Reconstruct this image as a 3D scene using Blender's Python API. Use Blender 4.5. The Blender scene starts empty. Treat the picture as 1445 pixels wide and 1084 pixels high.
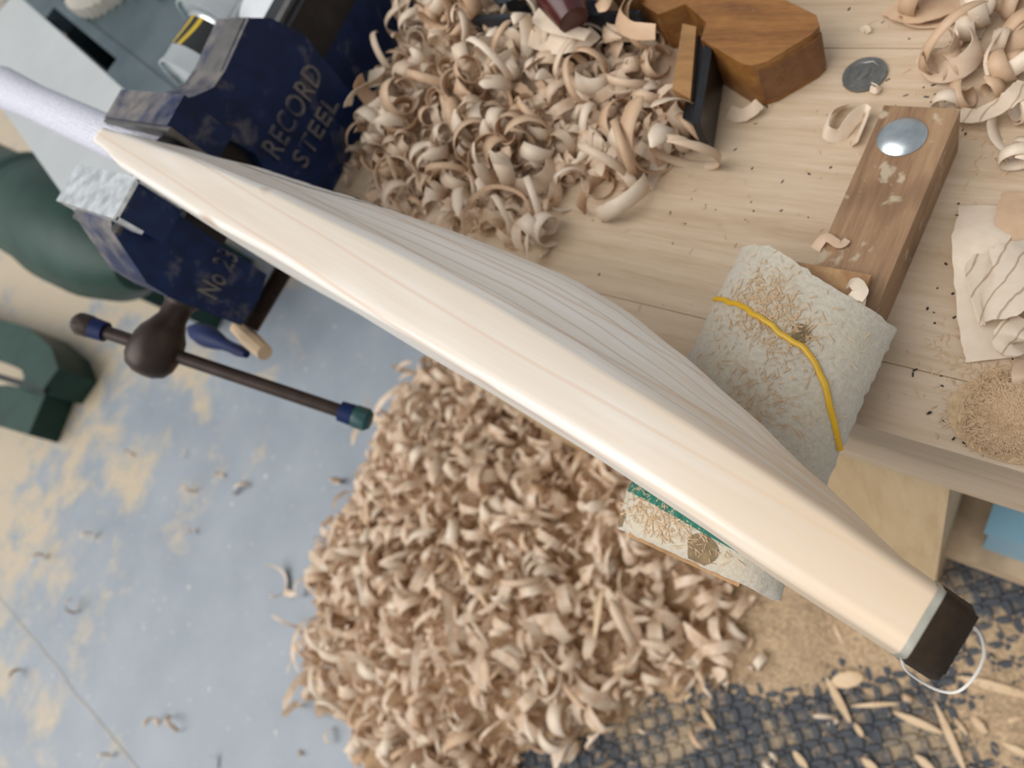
import bpy, bmesh, math, random
from mathutils import Vector, Matrix, Euler, noise as mnoise

random.seed(7)
R = random.Random(11)
scene = bpy.context.scene
COL = scene.collection

# ------------------------------------------------------------------ camera
CAM_Z = 1.32                      # eye height above the floor; bench top is at 0.90
BENCH = 0.90
right = Vector((0.77548991, 0.41702190, -0.47403389))
down = Vector((0.27636405, -0.89927627, -0.33900606))
fwd = Vector((-0.56766038, 0.13188985, -0.81262953))
FPX, CX, CY = 990.0, 722.5, 542.0
cam_d = bpy.data.cameras.new('camera')
cam = bpy.data.objects.new('camera', cam_d)
COL.objects.link(cam)
cam.matrix_world = Matrix(((right.x, -down.x, -fwd.x, 0), (right.y, -down.y, -fwd.y, 0),
                           (right.z, -down.z, -fwd.z, CAM_Z), (0, 0, 0, 1)))
cam_d.sensor_width = 36.0
cam_d.lens = FPX / 1445 * 36.0
cam_d.clip_start = 0.01
cam_d.dof.use_dof = True
cam_d.dof.focus_distance = 0.31
cam_d.dof.aperture_fstop = cam_d.lens / 2.9
scene.camera = cam

# ------------------------------------------------------------------ light
world = bpy.data.worlds.new('overcast_sky')
scene.world = world
world.use_nodes = True
world.node_tree.nodes['Background'].inputs[0].default_value = (0.93, 0.965, 1.0, 1)
world.node_tree.nodes['Background'].inputs[1].default_value = 0.46
sun_d = bpy.data.lights.new('daylight_offscreen', 'SUN')
sun_d.energy = 3.0
sun_d.angle = math.radians(60)
sun_d.color = (1.0, 0.975, 0.945)
sun = bpy.data.objects.new('daylight_offscreen', sun_d)
COL.objects.link(sun)
sun.rotation_euler = Vector((0.45, 0.62, -1.0)).to_track_quat('-Z', 'Y').to_euler()
scene.view_settings.view_transform = 'Standard'
scene.view_settings.look = 'None'
scene.view_settings.gamma = 1.0
scene.view_settings.use_curve_mapping = False
scene.view_settings.exposure = 0.0


def spot(px, py, z):
    """World point at height z that lies on the sight line of a reference pixel."""
    d = right * (px - CX) + down * (py - CY) + fwd * FPX
    return Vector((0, 0, CAM_Z)) + d * ((z - CAM_Z) / d.z)


# ------------------------------------------------------------------ materials
MATS = {}


def nt(name):
    m = bpy.data.materials.new(name)
    m.use_nodes = True
    b = m.node_tree.nodes['Principled BSDF']
    MATS[name] = m
    return m, m.node_tree, b


def N(t, typ, **kw):
    n = t.nodes.new(typ)
    for k, v in kw.items():
        if k.startswith('i_'):
            n.inputs[k[2:].replace('_', ' ')].default_value = v
        else:
            setattr(n, k, v)
    return n


def ramp(t, fac, stops):
    r = t.nodes.new('ShaderNodeValToRGB')
    e = r.color_ramp.elements
    while len(e) > 1:
        e.remove(e[0])
    e[0].position = stops[0][0]
    e[0].color = (*stops[0][1], 1) if len(stops[0][1]) == 3 else stops[0][1]
    for p, c in stops[1:]:
        k = e.new(p)
        k.color = (*c, 1)
    t.links.new(fac, r.inputs[0])
    return r.outputs[0]


def mix(t, fac, a, b):
    m = t.nodes.new('ShaderNodeMix')
    m.data_type = 'RGBA'
    if isinstance(fac, (int, float)):
        m.inputs[0].default_value = fac
    else:
        t.links.new(fac, m.inputs[0])
    for v, i in ((a, 6), (b, 7)):
        if isinstance(v, tuple):
            m.inputs[i].default_value = (*v, 1)
        else:
            t.links.new(v, m.inputs[i])
    return m.outputs[2]


def coords(t, scale=(1, 1, 1), rot=(0, 0, 0), rnd=0.0, place=False):
    tc = t.nodes.new('ShaderNodeNewGeometry' if place else 'ShaderNodeTexCoord')
    mp = t.nodes.new('ShaderNodeMapping')
    mp.inputs['Scale'].default_value = scale
    mp.inputs['Rotation'].default_value = rot
    t.links.new(tc.outputs['Position' if place else 'Object'], mp.inputs[0])
    if rnd:
        oi = t.nodes.new('ShaderNodeObjectInfo')
        ml = N(t, 'ShaderNodeMath', operation='MULTIPLY')
        ml.inputs[1].default_value = rnd
        t.links.new(oi.outputs['Random'], ml.inputs[0])
        cb = t.nodes.new('ShaderNodeCombineXYZ')
        for i in range(3):
            t.links.new(ml.outputs[0], cb.inputs[i])
        t.links.new(cb.outputs[0], mp.inputs['Location'])
    return mp.outputs[0]


def noise(t, vec, scale, detail=4, rough=0.55, dist=0.0):
    n = t.nodes.new('ShaderNodeTexNoise')
    n.inputs['Scale'].default_value = scale
    n.inputs['Detail'].default_value = detail
    n.inputs['Roughness'].default_value = rough
    n.inputs['Distortion'].default_value = dist
    t.links.new(vec, n.inputs['Vector'])
    return n.outputs['Fac']


def bump(t, b, h, strength, dist=0.001):
    n = t.nodes.new('ShaderNodeBump')
    n.inputs['Strength'].default_value = strength
    n.inputs['Distance'].default_value = dist
    t.links.new(h, n.inputs['Height'])
    t.links.new(n.outputs[0], b.inputs['Normal'])


def flat(name, col, rough=0.5, metal=0.0, var=0.12, scale=40, bmp=0.0, spec=0.5):
    m, t, b = nt(name)
    v = coords(t)
    f = noise(t, v, scale)
    lo = tuple(max(0, c * (1 - var)) for c in col)
    hi = tuple(min(1, c * (1 + var)) for c in col)
    t.links.new(ramp(t, f, [(0.3, lo), (0.7, hi)]), b.inputs['Base Color'])
    b.inputs['Roughness'].default_value = rough
    b.inputs['Metallic'].default_value = metal
    b.inputs['Specular IOR Level'].default_value = spec
    if bmp:
        bump(t, b, f, bmp)
    return m


def wood(name, pale, mid, dark, stretch=(1, 14, 14), scale=5, rough=0.55, wave=0.35, rnd=5.0, stain=None, rot=(0, 0, 0)):
    m, t, b = nt(name)
    v = coords(t, stretch, rot, rnd)
    f = noise(t, v, scale, 5, 0.6, 0.35)
    v2 = coords(t, tuple(s * 1.0 for s in stretch), rot, rnd)
    fine = noise(t, v2, scale * 9, 3, 0.6)
    col = ramp(t, f, [(0.25, dark), (0.45, mid), (0.7, pale)])
    col = mix(t, 0.22, col, ramp(t, fine, [(0.35, dark), (0.65, pale)]))
    w = t.nodes.new('ShaderNodeTexWave')
    w.wave_type = 'BANDS'
    w.bands_direction = 'Y'
    w.inputs['Scale'].default_value = scale * 0.35
    w.inputs['Distortion'].default_value = 5
    w.inputs['Detail'].default_value = 3
    w.inputs['Detail Scale'].default_value = 0.7
    t.links.new(v, w.inputs['Vector'])
    wm = ramp(t, w.outputs['Fac'], [(0.0, (1, 1, 1)), (0.25, (0, 0, 0))])
    ml = N(t, 'ShaderNodeMath', operation='MULTIPLY')
    ml.inputs[1].default_value = wave
    t.links.new(wm, ml.inputs[0])
    col = mix(t, ml.outputs[0], col, dark)
    if stain:
        vs = coords(t)
        sc, th, scol = stain
        sf = noise(t, vs, sc, 3, 0.6, 0.2)
        col = mix(t, ramp(t, sf, [(th, (0, 0, 0)), (th + 0.06, (0.75, 0.75, 0.75))]), col, scol)
    t.links.new(col, b.inputs['Base Color'])
    b.inputs['Roughness'].default_value = rough
    bump(t, b, fine, 0.18, 0.0006)
    return m


wood('bench_pine', (0.635, 0.505, 0.37), (0.56, 0.425, 0.29), (0.43, 0.30, 0.18), (1.2, 16, 16), 5, 0.5, 0.22,
     stain=(22, 0.70, (0.36, 0.26, 0.14)))
wood('apron_pine', (0.635, 0.505, 0.37), (0.56, 0.425, 0.29), (0.43, 0.30, 0.18), (1.6, 11, 11), 4, 0.55, 0.4)
wood('leg_pine', (0.64, 0.48, 0.29), (0.57, 0.41, 0.23), (0.45, 0.30, 0.15), (14, 14, 1.2), 5, 0.55, 0.25)
wood('arm_wood', (0.38, 0.235, 0.125), (0.27, 0.155, 0.08), (0.155, 0.08, 0.04), (30, 2.2, 30), 5, 0.55, 0.5,
     stain=(55, 0.61, (0.50, 0.41, 0.29)))
wood('board_wood', (0.55, 0.34, 0.16), (0.42, 0.23, 0.10), (0.25, 0.12, 0.05), (8, 8, 8), 6, 0.6, 0.3)
wood('plane_beech', (0.36, 0.175, 0.05), (0.25, 0.105, 0.026), (0.11, 0.04, 0.012), (2.0, 12, 12), 5, 0.35, 0.25,
     stain=(60, 0.70, (0.42, 0.36, 0.25)))
wood('plane_endgrain', (0.25, 0.115, 0.045), (0.18, 0.078, 0.028), (0.09, 0.036, 0.014), (10, 10, 10), 6, 0.45, 0.3)
wood('wedge_beech', (0.40, 0.22, 0.085), (0.30, 0.15, 0.05), (0.17, 0.075, 0.025), (2, 10, 10), 5, 0.4, 0.3)
wood('splinter_wood', (0.72, 0.55, 0.37), (0.66, 0.48, 0.30), (0.52, 0.34, 0.18), (1.5, 12, 12), 6, 0.6, 0.1)


def willow():
    m, t, b = nt('willow')
    v = coords(t, (1.0, 30, 30))
    f = noise(t, v, 2.2, 4, 0.55, 0.25)
    v2 = coords(t, (2.0, 55, 55))
    fine = noise(t, v2, 7, 4, 0.65)
    col = ramp(t, f, [(0.3, (0.79, 0.725, 0.64)), (0.5, (0.845, 0.80, 0.735)), (0.72, (0.88, 0.85, 0.80))])
    col = mix(t, 0.16, col, ramp(t, fine, [(0.3, (0.62, 0.50, 0.38)), (0.6, (0.88, 0.83, 0.77))]))
    # annual rings: thin tan lines running down the blade, spread over its width
    v3 = coords(t, (0.22, 1.0, 1.0))
    w = t.nodes.new('ShaderNodeTexWave')
    w.wave_type = 'BANDS'
    w.bands_direction = 'Z'
    w.inputs['Scale'].default_value = 36
    w.inputs['Distortion'].default_value = 1.2
    w.inputs['Detail'].default_value = 2
    w.inputs['Detail Scale'].default_value = 0.6
    t.links.new(v3, w.inputs['Vector'])
    wm = ramp(t, w.outputs['Fac'], [(0.0, (0.42, 0.42, 0.42)), (0.10, (0, 0, 0))])
    col = mix(t, wm, col, (0.50, 0.36, 0.22))
    w2 = t.nodes.new('ShaderNodeTexWave')
    w2.wave_type = 'BANDS'
    w2.bands_direction = 'Y'
    w2.inputs['Scale'].default_value = 17
    w2.inputs['Distortion'].default_value = 1.6
    w2.inputs['Detail'].default_value = 1.5
    w2.inputs['Detail Scale'].default_value = 0.5
    t.links.new(coords(t, (0.5, 1, 1), (0, 0, 0.035)), w2.inputs['Vector'])
    wm2 = ramp(t, w2.outputs['Fac'], [(0.0, (0.40, 0.40, 0.40)), (0.035, (0, 0, 0))])
    col = mix(t, wm2, col, (0.62, 0.42, 0.29))
    # a few small pin knots
    vk = coords(t, (26, 60, 60))
    vo = t.nodes.new('ShaderNodeTexVoronoi')
    vo.inputs['Scale'].default_value = 0.55
    t.links.new(vk, vo.inputs['Vector'])
    km = ramp(t, vo.outputs['Distance'], [(0.08, (0.6, 0.6, 0.6)), (0.2, (0, 0, 0))])
    br = noise(t, coords(t), 9, 2)
    km2 = N(t, 'ShaderNodeMath', operation='MULTIPLY')
    t.links.new(km, km2.inputs[0])
    t.links.new(ramp(t, br, [(0.55, (0, 0, 0)), (0.6, (1, 1, 1))]), km2.inputs[1])
    col = mix(t, km2.outputs[0], col, (0.42, 0.23, 0.11))
    # the toe end of the willow is heartwood, warmer in colour, with some shade painted in
    sx = t.nodes.new('ShaderNodeSeparateXYZ')
    t.links.new(coords(t), sx.inputs[0])
    hw = N(t, 'ShaderNodeMath', operation='MULTIPLY_ADD')
    t.links.new(sx.outputs[0], hw.inputs[0])
    hw.inputs[1].default_value = 5.0
    hw.inputs[2].default_value = -2.46
    ad = N(t, 'ShaderNodeMath', operation='ADD')
    t.links.new(hw.outputs[0], ad.inputs[0])
    n4 = noise(t, coords(t, (1, 20, 20)), 4, 3)
    t.links.new(n4, ad.inputs[1])
    col = mix(t, ramp(t, ad.outputs[0], [(0.35, (0, 0, 0)), (0.85, (0.8, 0.8, 0.8))]), col, (0.72, 0.54, 0.36))
    t.links.new(col, b.inputs['Base Color'])
    b.inputs['Roughness'].default_value = 0.42
    bump(t, b, fine, 0.06, 0.0004)


willow()


def shaving_mat(name, tint=1.0, dens=1.0, trans=0.25, rough=0.45):
    m, t, b = nt(name)
    oi = t.nodes.new('ShaderNodeObjectInfo')
    v = coords(t, (1, 1, 1), (0, 0, 0), 9.0)
    f = noise(t, v, 160, 3, 0.6)
    big = noise(t, coords(t), 55, 2)
    c1 = ramp(t, f, [(0.3, (0.72 * tint, 0.55 * tint, 0.38 * tint)), (0.7, (0.86 * tint, 0.72 * tint, 0.56 * tint))])
    src = oi.outputs['Random'] if dens == 1.0 else big
    warm = ramp(t, src, [(0.3, (0.93 * tint, 0.82 * tint, 0.68 * tint)), (0.7, (0.64 * tint, 0.40 * tint, 0.225 * tint))])
    col = mix(t, 0.62, c1, warm)
    t.links.new(col, b.inputs['Base Color'])
    b.inputs['Roughness'].default_value = rough
    b.inputs['Specular IOR Level'].default_value = 0.5
    tr = t.nodes.new('ShaderNodeBsdfTranslucent')
    t.links.new(col, tr.inputs[0])
    ms = t.nodes.new('ShaderNodeMixShader')
    ms.inputs[0].default_value = trans
    out = t.nodes['Material Output']
    t.links.new(b.outputs[0], ms.inputs[1])
    t.links.new(tr.outputs[0], ms.inputs[2])
    t.links.new(ms.outputs[0], out.inputs[0])
    return m


shaving_mat('shaving')
mc = shaving_mat('shaving_crack', 0.92)
tcr = mc.node_tree
bcr = tcr.nodes['Principled BSDF']
old = bcr.inputs['Base Color'].links[0].from_socket
wcr = tcr.nodes.new('ShaderNodeTexWave')
wcr.bands_direction = 'X'
wcr.inputs['Scale'].default_value = 36
wcr.inputs['Distortion'].default_value = 4.5
wcr.inputs['Detail'].default_value = 3
wcr.inputs['Detail Scale'].default_value = 1.5
tcr.links.new(coords(tcr, (1, 0.6, 1), (0, 0, 0.35)), wcr.inputs['Vector'])
tcr.links.new(mix(tcr, ramp(tcr, wcr.outputs['Fac'], [(0.0, (0.75, 0.75, 0.75)), (0.07, (0, 0, 0))]), old, (0.36, 0.23, 0.13)), bcr.inputs['Base Color'])
shaving_mat('shaving_stuff', 1.0, 2.0, 0.30, 0.4)
flat('sawdust', (0.55, 0.39, 0.23), 0.9, 0, 0.25, 260, 0.6)
flat('sawdust_brown', (0.48, 0.32, 0.185), 0.9, 0, 0.3, 260, 0.6)
flat('sawdust_drift', (0.42, 0.30, 0.185), 0.9, 0, 0.35, 160, 0.6)
flat('crumb_black', (0.015, 0.017, 0.02), 0.6)
flat('toe_rubber', (0.034, 0.022, 0.014), 0.8, 0, 0.2, 300, 0, 0.15)
flat('toe_glue', (0.36, 0.345, 0.29), 0.4, 0, 0.12, 200)
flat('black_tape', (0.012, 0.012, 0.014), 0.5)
flat('brand_black', (0.02, 0.022, 0.025), 0.6)
flat('brand_grey', (0.20, 0.185, 0.165), 0.6)
flat('steel', (0.66, 0.69, 0.71), 0.42, 0.75, 0.3, 90, 0.5)
flat('zinc', (0.50, 0.545, 0.57), 0.34, 0.9, 0.2, 90, 0.15)
flat('worn_iron', (0.15, 0.145, 0.14), 0.45, 0.6, 0.3, 60, 0.2)
flat('black_iron', (0.022, 0.022, 0.025), 0.35, 0.5, 0.3, 60, 0.1)
flat('rust_brown', (0.036, 0.021, 0.015), 0.42, 0.4, 0.35, 70, 0.15)
flat('knob_blue', (0.003, 0.013, 0.075), 0.5, 0, 0.12, 40, 0, 0.25)
flat('knob_green', (0.01, 0.06, 0.06), 0.4)
flat('felt_green', (0.02, 0.14, 0.10), 0.85, 0, 0.35, 300, 0.3)
flat('rubber_band', (0.68, 0.40, 0.012), 0.4, 0, 0.1, 90)
flat('label_black', (0.012, 0.014, 0.014), 0.3)
flat('label_yellow', (0.55, 0.38, 0.015), 0.4)
flat('label_green', (0.24, 0.36, 0.04), 0.4)
flat('tin', (0.74, 0.78, 0.78), 0.22, 0.9, 0.08, 30)
flat('white_plastic', (0.72, 0.74, 0.76), 0.4, 0, 0.05, 20)
flat('white_board', (0.46, 0.485, 0.485), 0.35, 0, 0.06, 8)
flat('cream_paper', (0.60, 0.565, 0.50), 0.8, 0, 0.1, 50)
flat('beige_cloth', (0.33, 0.30, 0.25), 0.9, 0, 0.1, 50)
flat('slot_black', (0.004, 0.004, 0.005), 0.8)
flat('machine_green', (0.014, 0.046, 0.035), 0.5, 0, 0.22, 12, 0, 0.3)
flat('dull_red', (0.13, 0.03, 0.025), 0.5)
flat('tote_red', (0.06, 0.011, 0.01), 0.25, 0, 0.3, 30)
flat('plane_blue', (0.035, 0.042, 0.055), 0.4, 0.4, 0.3, 40)
flat('box_blue', (0.20, 0.37, 0.47), 0.4, 0, 0.04, 10)
flat('yellow_case', (0.40, 0.29, 0.01), 0.4)
flat('dark_case', (0.012, 0.012, 0.012), 0.5)
flat('shelf_wood', (0.46, 0.33, 0.21), 0.7, 0, 0.3, 18)
flat('coin_nickel', (0.22, 0.215, 0.20), 0.42, 0.85, 0.25, 160, 0.3)
flat('strand', (0.74, 0.70, 0.64), 0.6)


def machine_plate():
    m, t, b = nt('machine_plate')
    f = noise(t, coords(t), 5, 4)
    t.links.new(ramp(t, f, [(0.35, (0.05, 0.085, 0.10)), (0.65, (0.115, 0.15, 0.165))]), b.inputs['Base Color'])
    b.inputs['Roughness'].default_value = 0.38
    b.inputs['Metallic'].default_value = 0.35


machine_plate()


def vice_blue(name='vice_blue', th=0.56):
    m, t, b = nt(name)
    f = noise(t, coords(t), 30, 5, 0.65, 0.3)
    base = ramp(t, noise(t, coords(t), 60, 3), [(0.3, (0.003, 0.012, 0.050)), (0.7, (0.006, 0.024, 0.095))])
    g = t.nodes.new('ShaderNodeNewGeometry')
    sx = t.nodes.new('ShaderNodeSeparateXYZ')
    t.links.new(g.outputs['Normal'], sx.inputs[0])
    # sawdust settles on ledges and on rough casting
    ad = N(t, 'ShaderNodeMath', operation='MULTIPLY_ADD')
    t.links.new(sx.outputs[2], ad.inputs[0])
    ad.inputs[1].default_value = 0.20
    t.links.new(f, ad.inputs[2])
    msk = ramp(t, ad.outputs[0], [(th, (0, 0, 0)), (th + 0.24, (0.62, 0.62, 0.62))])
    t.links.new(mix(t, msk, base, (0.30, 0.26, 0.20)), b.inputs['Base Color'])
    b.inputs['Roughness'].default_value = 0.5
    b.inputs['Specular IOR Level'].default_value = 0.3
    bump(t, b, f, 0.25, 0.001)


vice_blue()
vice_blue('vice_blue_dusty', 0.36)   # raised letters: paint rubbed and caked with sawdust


def felt():
    m, t, b = nt('felt')
    v = coords(t)
    f = noise(t, v, 420, 4, 0.7)
    lg = noise(t, v, 30, 3)
    col = ramp(t, f, [(0.3, (0.47, 0.42, 0.335)), (0.7, (0.63, 0.575, 0.475))])
    col = mix(t, ramp(t, lg, [(0.45, (0, 0, 0)), (0.75, (0.5, 0.5, 0.5))]), col, (0.56, 0.46, 0.31))
    st = noise(t, v, 42, 1, 0.3, 0.0)
    col = mix(t, ramp(t, st, [(0.72, (0, 0, 0)), (0.735, (0.7, 0.7, 0.7))]), col, (0.34, 0.27, 0.16))
    t.links.new(col, b.inputs['Base Color'])
    b.inputs['Roughness'].default_value = 0.95
    b.inputs['Sheen Weight'].default_value = 0.3
    bump(t, b, f, 0.7, 0.0012)


felt()


def grip():
    m, t, b = nt('grip_white')
    tc = t.nodes.new('ShaderNodeTexCoord')
    mp = t.nodes.new('ShaderNodeMapping')
    mp.inputs['Scale'].default_value = (1, 1, 1)
    t.links.new(tc.outputs['UV'], mp.inputs[0])
    ck = t.nodes.new('ShaderNodeTexVoronoi')
    ck.inputs['Scale'].default_value = 1.0
    t.links.new(mp.outputs[0], ck.inputs['Vector'])
    ck.inputs['Randomness'].default_value = 0.25
    t.links.new(ramp(t, ck.outputs['Distance'], [(0.2, (0.83, 0.83, 0.89)), (0.55, (0.50, 0.50, 0.60))]), b.inputs['Base Color'])
    b.inputs['Roughness'].default_value = 0.7
    inv = N(t, 'ShaderNodeMath', operation='SUBTRACT')
    inv.inputs[0].default_value = 1
    t.links.new(ck.outputs['Distance'], inv.inputs[1])
    bump(t, b, inv.outputs[0], 0.8, 0.0012)


grip()


def floor_mat():
    m, t, b = nt('floor_paint')
    v = coords(t)
    sx = t.nodes.new('ShaderNodeSeparateXYZ')
    t.links.new(v, sx.inputs[0])
    col = ramp(t, noise(t, v, 6, 4), [(0.3, (0.225, 0.26, 0.30)), (0.7, (0.285, 0.32, 0.36))])
    # sawdust lying on the floor, thickest round the green machine
    d1 = noise(t, v, 5.5, 6, 0.68, 0.3)
    dx = N(t, 'ShaderNodeMapRange')
    dx.inputs['From Min'].default_value = -1.3
    dx.inputs['From Max'].default_value = -2.9
    dx.inputs['To Min'].default_value = -0.16
    dx.inputs['To Max'].default_value = 0.20
    t.links.new(sx.outputs[0], dx.inputs['Value'])
    a1 = N(t, 'ShaderNodeMath', operation='ADD')
    t.links.new(d1, a1.inputs[0])
    t.links.new(dx.outputs[0], a1.inputs[1])
    dust = ramp(t, noise(t, v, 130, 3), [(0.3, (0.44, 0.34, 0.21)), (0.7, (0.62, 0.50, 0.34))])
    col = mix(t, ramp(t, a1.outputs[0], [(0.50, (0, 0, 0)), (0.66, (0.85, 0.85, 0.85))]), col, dust)
    d2 = noise(t, v, 42, 3, 0.6)
    col = mix(t, ramp(t, d2, [(0.66, (0, 0, 0)), (0.72, (0.75, 0.75, 0.75))]), col, (0.62, 0.60, 0.56))
    t.links.new(col, b.inputs['Base Color'])
    b.inputs['Roughness'].default_value = 0.42
    bump(t, b, d2, 0.15, 0.002)


floor_mat()


def mat_mat(name, lo, hi, th, dust_col):
    m, t, b = nt(name)
    v = coords(t, place=True)
    f = noise(t, v, 9, 5, 0.65, 0.4)
    sp_ = noise(t, v, 380, 3)
    base = ramp(t, sp_, [(0.3, lo), (0.7, hi)])
    ad = N(t, 'ShaderNodeMath', operation='MULTIPLY_ADD')
    t.links.new(sp_, ad.inputs[0])
    ad.inputs[1].default_value = 0.25
    t.links.new(f, ad.inputs[2])
    col = mix(t, ramp(t, ad.outputs[0], [(th, (0, 0, 0)), (th + 0.14, (0.85, 0.85, 0.85))]), base, dust_col)
    t.links.new(col, b.inputs['Base Color'])
    b.inputs['Roughness'].default_value = 0.8


mat_mat('mat_rubber', (0.042, 0.047, 0.056), (0.088, 0.097, 0.112), 0.66, (0.42, 0.32, 0.20))
mat_mat('mat_groove', (0.042, 0.047, 0.056), (0.088, 0.097, 0.112), 0.57, (0.40, 0.30, 0.19))



# ------------------------------------------------------------------ object helpers
def tag(o, label=None, cat=None, group=None, kind=None):
    if label:
        o['label'] = label
    if cat:
        o['category'] = cat
    if group:
        o['group'] = group
    if kind:
        o['kind'] = kind
    return o


def empty(name, loc, label, cat, group=None):
    o = bpy.data.objects.new(name, None)
    o.empty_display_size = 0.05
    COL.objects.link(o)
    o.location = loc
    return tag(o, label, cat, group)


def finish(bm, name, mats, parent=None, smooth=35, bevel=0.0, loc=None):
    if bevel:
        es = [e for e in bm.edges if len(e.link_faces) == 2 and e.calc_face_angle(0) > math.radians(30)]
        bmesh.ops.bevel(bm, geom=es, offset=bevel, segments=2, profile=0.6, affect='EDGES', clamp_overlap=True)
    bmesh.ops.recalc_face_normals(bm, faces=bm.faces[:])
    if smooth:
        for f in bm.faces:
            f.smooth = True
        for e in bm.edges:
            if len(e.link_faces) == 2 and e.calc_face_angle(0) > math.radians(smooth):
                e.smooth = False
    me = bpy.data.meshes.new(name)
    base = Vector(loc) if loc is not None else None
    if base is not None:
        bmesh.ops.translate(bm, verts=bm.verts[:], vec=-base)
    bm.to_mesh(me)
    bm.free()
    for mm in (mats if isinstance(mats, (list, tuple)) else [mats]):
        me.materials.append(MATS[mm])
    o = bpy.data.objects.new(name, me)
    COL.objects.link(o)
    if base is not None:
        o.location = base
    if parent:
        o.parent = parent
        o.matrix_parent_inverse = Matrix.Translation(-parent.location) if parent.type == 'EMPTY' else parent.matrix_basis.inverted()
    return o


def BM():
    return bmesh.new()


def box(bm, a, b, mi=0):
    x0, y0, z0 = a
    x1, y1, z1 = b
    vs = [bm.verts.new(p) for p in ((x0, y0, z0), (x1, y0, z0), (x1, y1, z0), (x0, y1, z0),
                                    (x0, y0, z1), (x1, y0, z1), (x1, y1, z1), (x0, y1, z1))]
    for q in ((3, 2, 1, 0), (4, 5, 6, 7), (0, 1, 5, 4), (1, 2, 6, 5), (2, 3, 7, 6), (3, 0, 4, 7)):
        bm.faces.new([vs[i] for i in q]).material_index = mi
    return vs


def xform(vs, mat):
    for v in vs:
        v.co = mat @ v.co


def prism(bm, pts, x0, x1, axis='x', mi=0):
    """extrude a polygon: axis x -> pts are (y,z); axis z -> pts are (x,y)"""
    def P(p, c):
        return (c, p[0], p[1]) if axis == 'x' else ((p[0], c, p[1]) if axis == 'y' else (p[0], p[1], c))
    a = [bm.verts.new(P(p, x0)) for p in pts]
    b = [bm.verts.new(P(p, x1)) for p in pts]
    n = len(pts)
    bm.faces.new(a[::-1]).material_index = mi
    bm.faces.new(b).material_index = mi
    for i in range(n):
        bm.faces.new((a[i], a[(i + 1) % n], b[(i + 1) % n], b[i])).material_index = mi
    return a + b


def frame_z(d):
    d = Vector(d).normalized()
    return d.to_track_quat('Z', 'Y').to_matrix().to_4x4()


def lathe(bm, p0, axis, prof, seg=24, mi=0):
    """profile of (distance along axis, radius)"""
    M = Matrix.Translation(Vector(p0)) @ frame_z(axis)
    rings = []
    for s, r in prof:
        if r < 1e-6:
            rings.append([bm.verts.new(M @ Vector((0, 0, s)))])
        else:
            rings.append([bm.verts.new(M @ Vector((r * math.cos(2 * math.pi * k / seg), r * math.sin(2 * math.pi * k / seg), s)))
                          for k in range(seg)])
    for A, B in zip(rings, rings[1:]):
        for k in range(seg):
            k2 = (k + 1) % seg
            if len(A) == 1 and len(B) == 1:
                continue
            if len(A) == 1:
                f = bm.faces.new((A[0], B[k], B[k2]))
            elif len(B) == 1:
                f = bm.faces.new((A[k], B[0], A[k2]))
            else:
                f = bm.faces.new((A[k], B[k], B[k2], A[k2]))
            f.material_index = mi
    for ring in (rings[0], rings[-1]):
        if len(ring) > 2:
            bm.faces.new(ring).material_index = mi


def tube(bm, pts, r, seg=8, mi=0, flat_=1.0):
    pts = [Vector(p) for p in pts]
    rings = []
    for i, p in enumerate(pts):
        d = (pts[min(i + 1, len(pts) - 1)] - pts[max(i - 1, 0)]).normalized()
        q = frame_z(d)
        rr = r[i] if isinstance(r, (list, tuple)) else r
        rings.append([bm.verts.new(p + q @ Vector((rr * math.cos(2 * math.pi * k / seg), rr * flat_ * math.sin(2 * math.pi * k / seg), 0)))
                      for k in range(seg)])
    for A, B in zip(rings, rings[1:]):
        # align the rings to avoid twisting
        off = min(range(seg), key=lambda o: sum((A[k].co - B[(k + o) % seg].co).length for k in range(seg)))
        B[:] = B[off:] + B[:off]
        for k in range(seg):
            bm.faces.new((A[k], A[(k + 1) % seg], B[(k + 1) % seg], B[k])).material_index = mi
    bm.faces.new(rings[0][::-1]).material_index = mi
    bm.faces.new(rings[-1]).material_index = mi


def interp(tab, x):
    if x <= tab[0][0]:
        return tab[0][1]
    for (a, u), (b, v) in zip(tab, tab[1:]):
        if x <= b:
            k = (x - a) / (b - a)
            k = k * k * (3 - 2 * k) * 0.35 + k * 0.65
            return u + (v - u) * k
    return tab[-1][1]


def text_mesh(body, height, depth, spacing=1.0):
    cu = bpy.data.curves.new('lettering', 'FONT')
    cu.body = body
    cu.size = 1.0
    cu.extrude = 0.02
    cu.space_character = spacing
    cu.resolution_u = 3
    o = bpy.data.objects.new('lettering', cu)
    COL.objects.link(o)
    dg = bpy.context.evaluated_depsgraph_get()
    dg.update()
    me = bpy.data.meshes.new_from_object(o.evaluated_get(dg))
    bpy.data.objects.remove(o)
    bpy.data.curves.remove(cu)
    xs = [v.co.x for v in me.vertices]
    ys = [v.co.y for v in me.vertices]
    k = height / (max(ys) - min(ys))
    for v in me.vertices:
        v.co = Vector(((v.co.x - min(xs)) * k, (v.co.y - min(ys)) * k, (v.co.z + 0.02) / 0.04 * depth))
    return me, (max(xs) - min(xs)) * k


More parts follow.
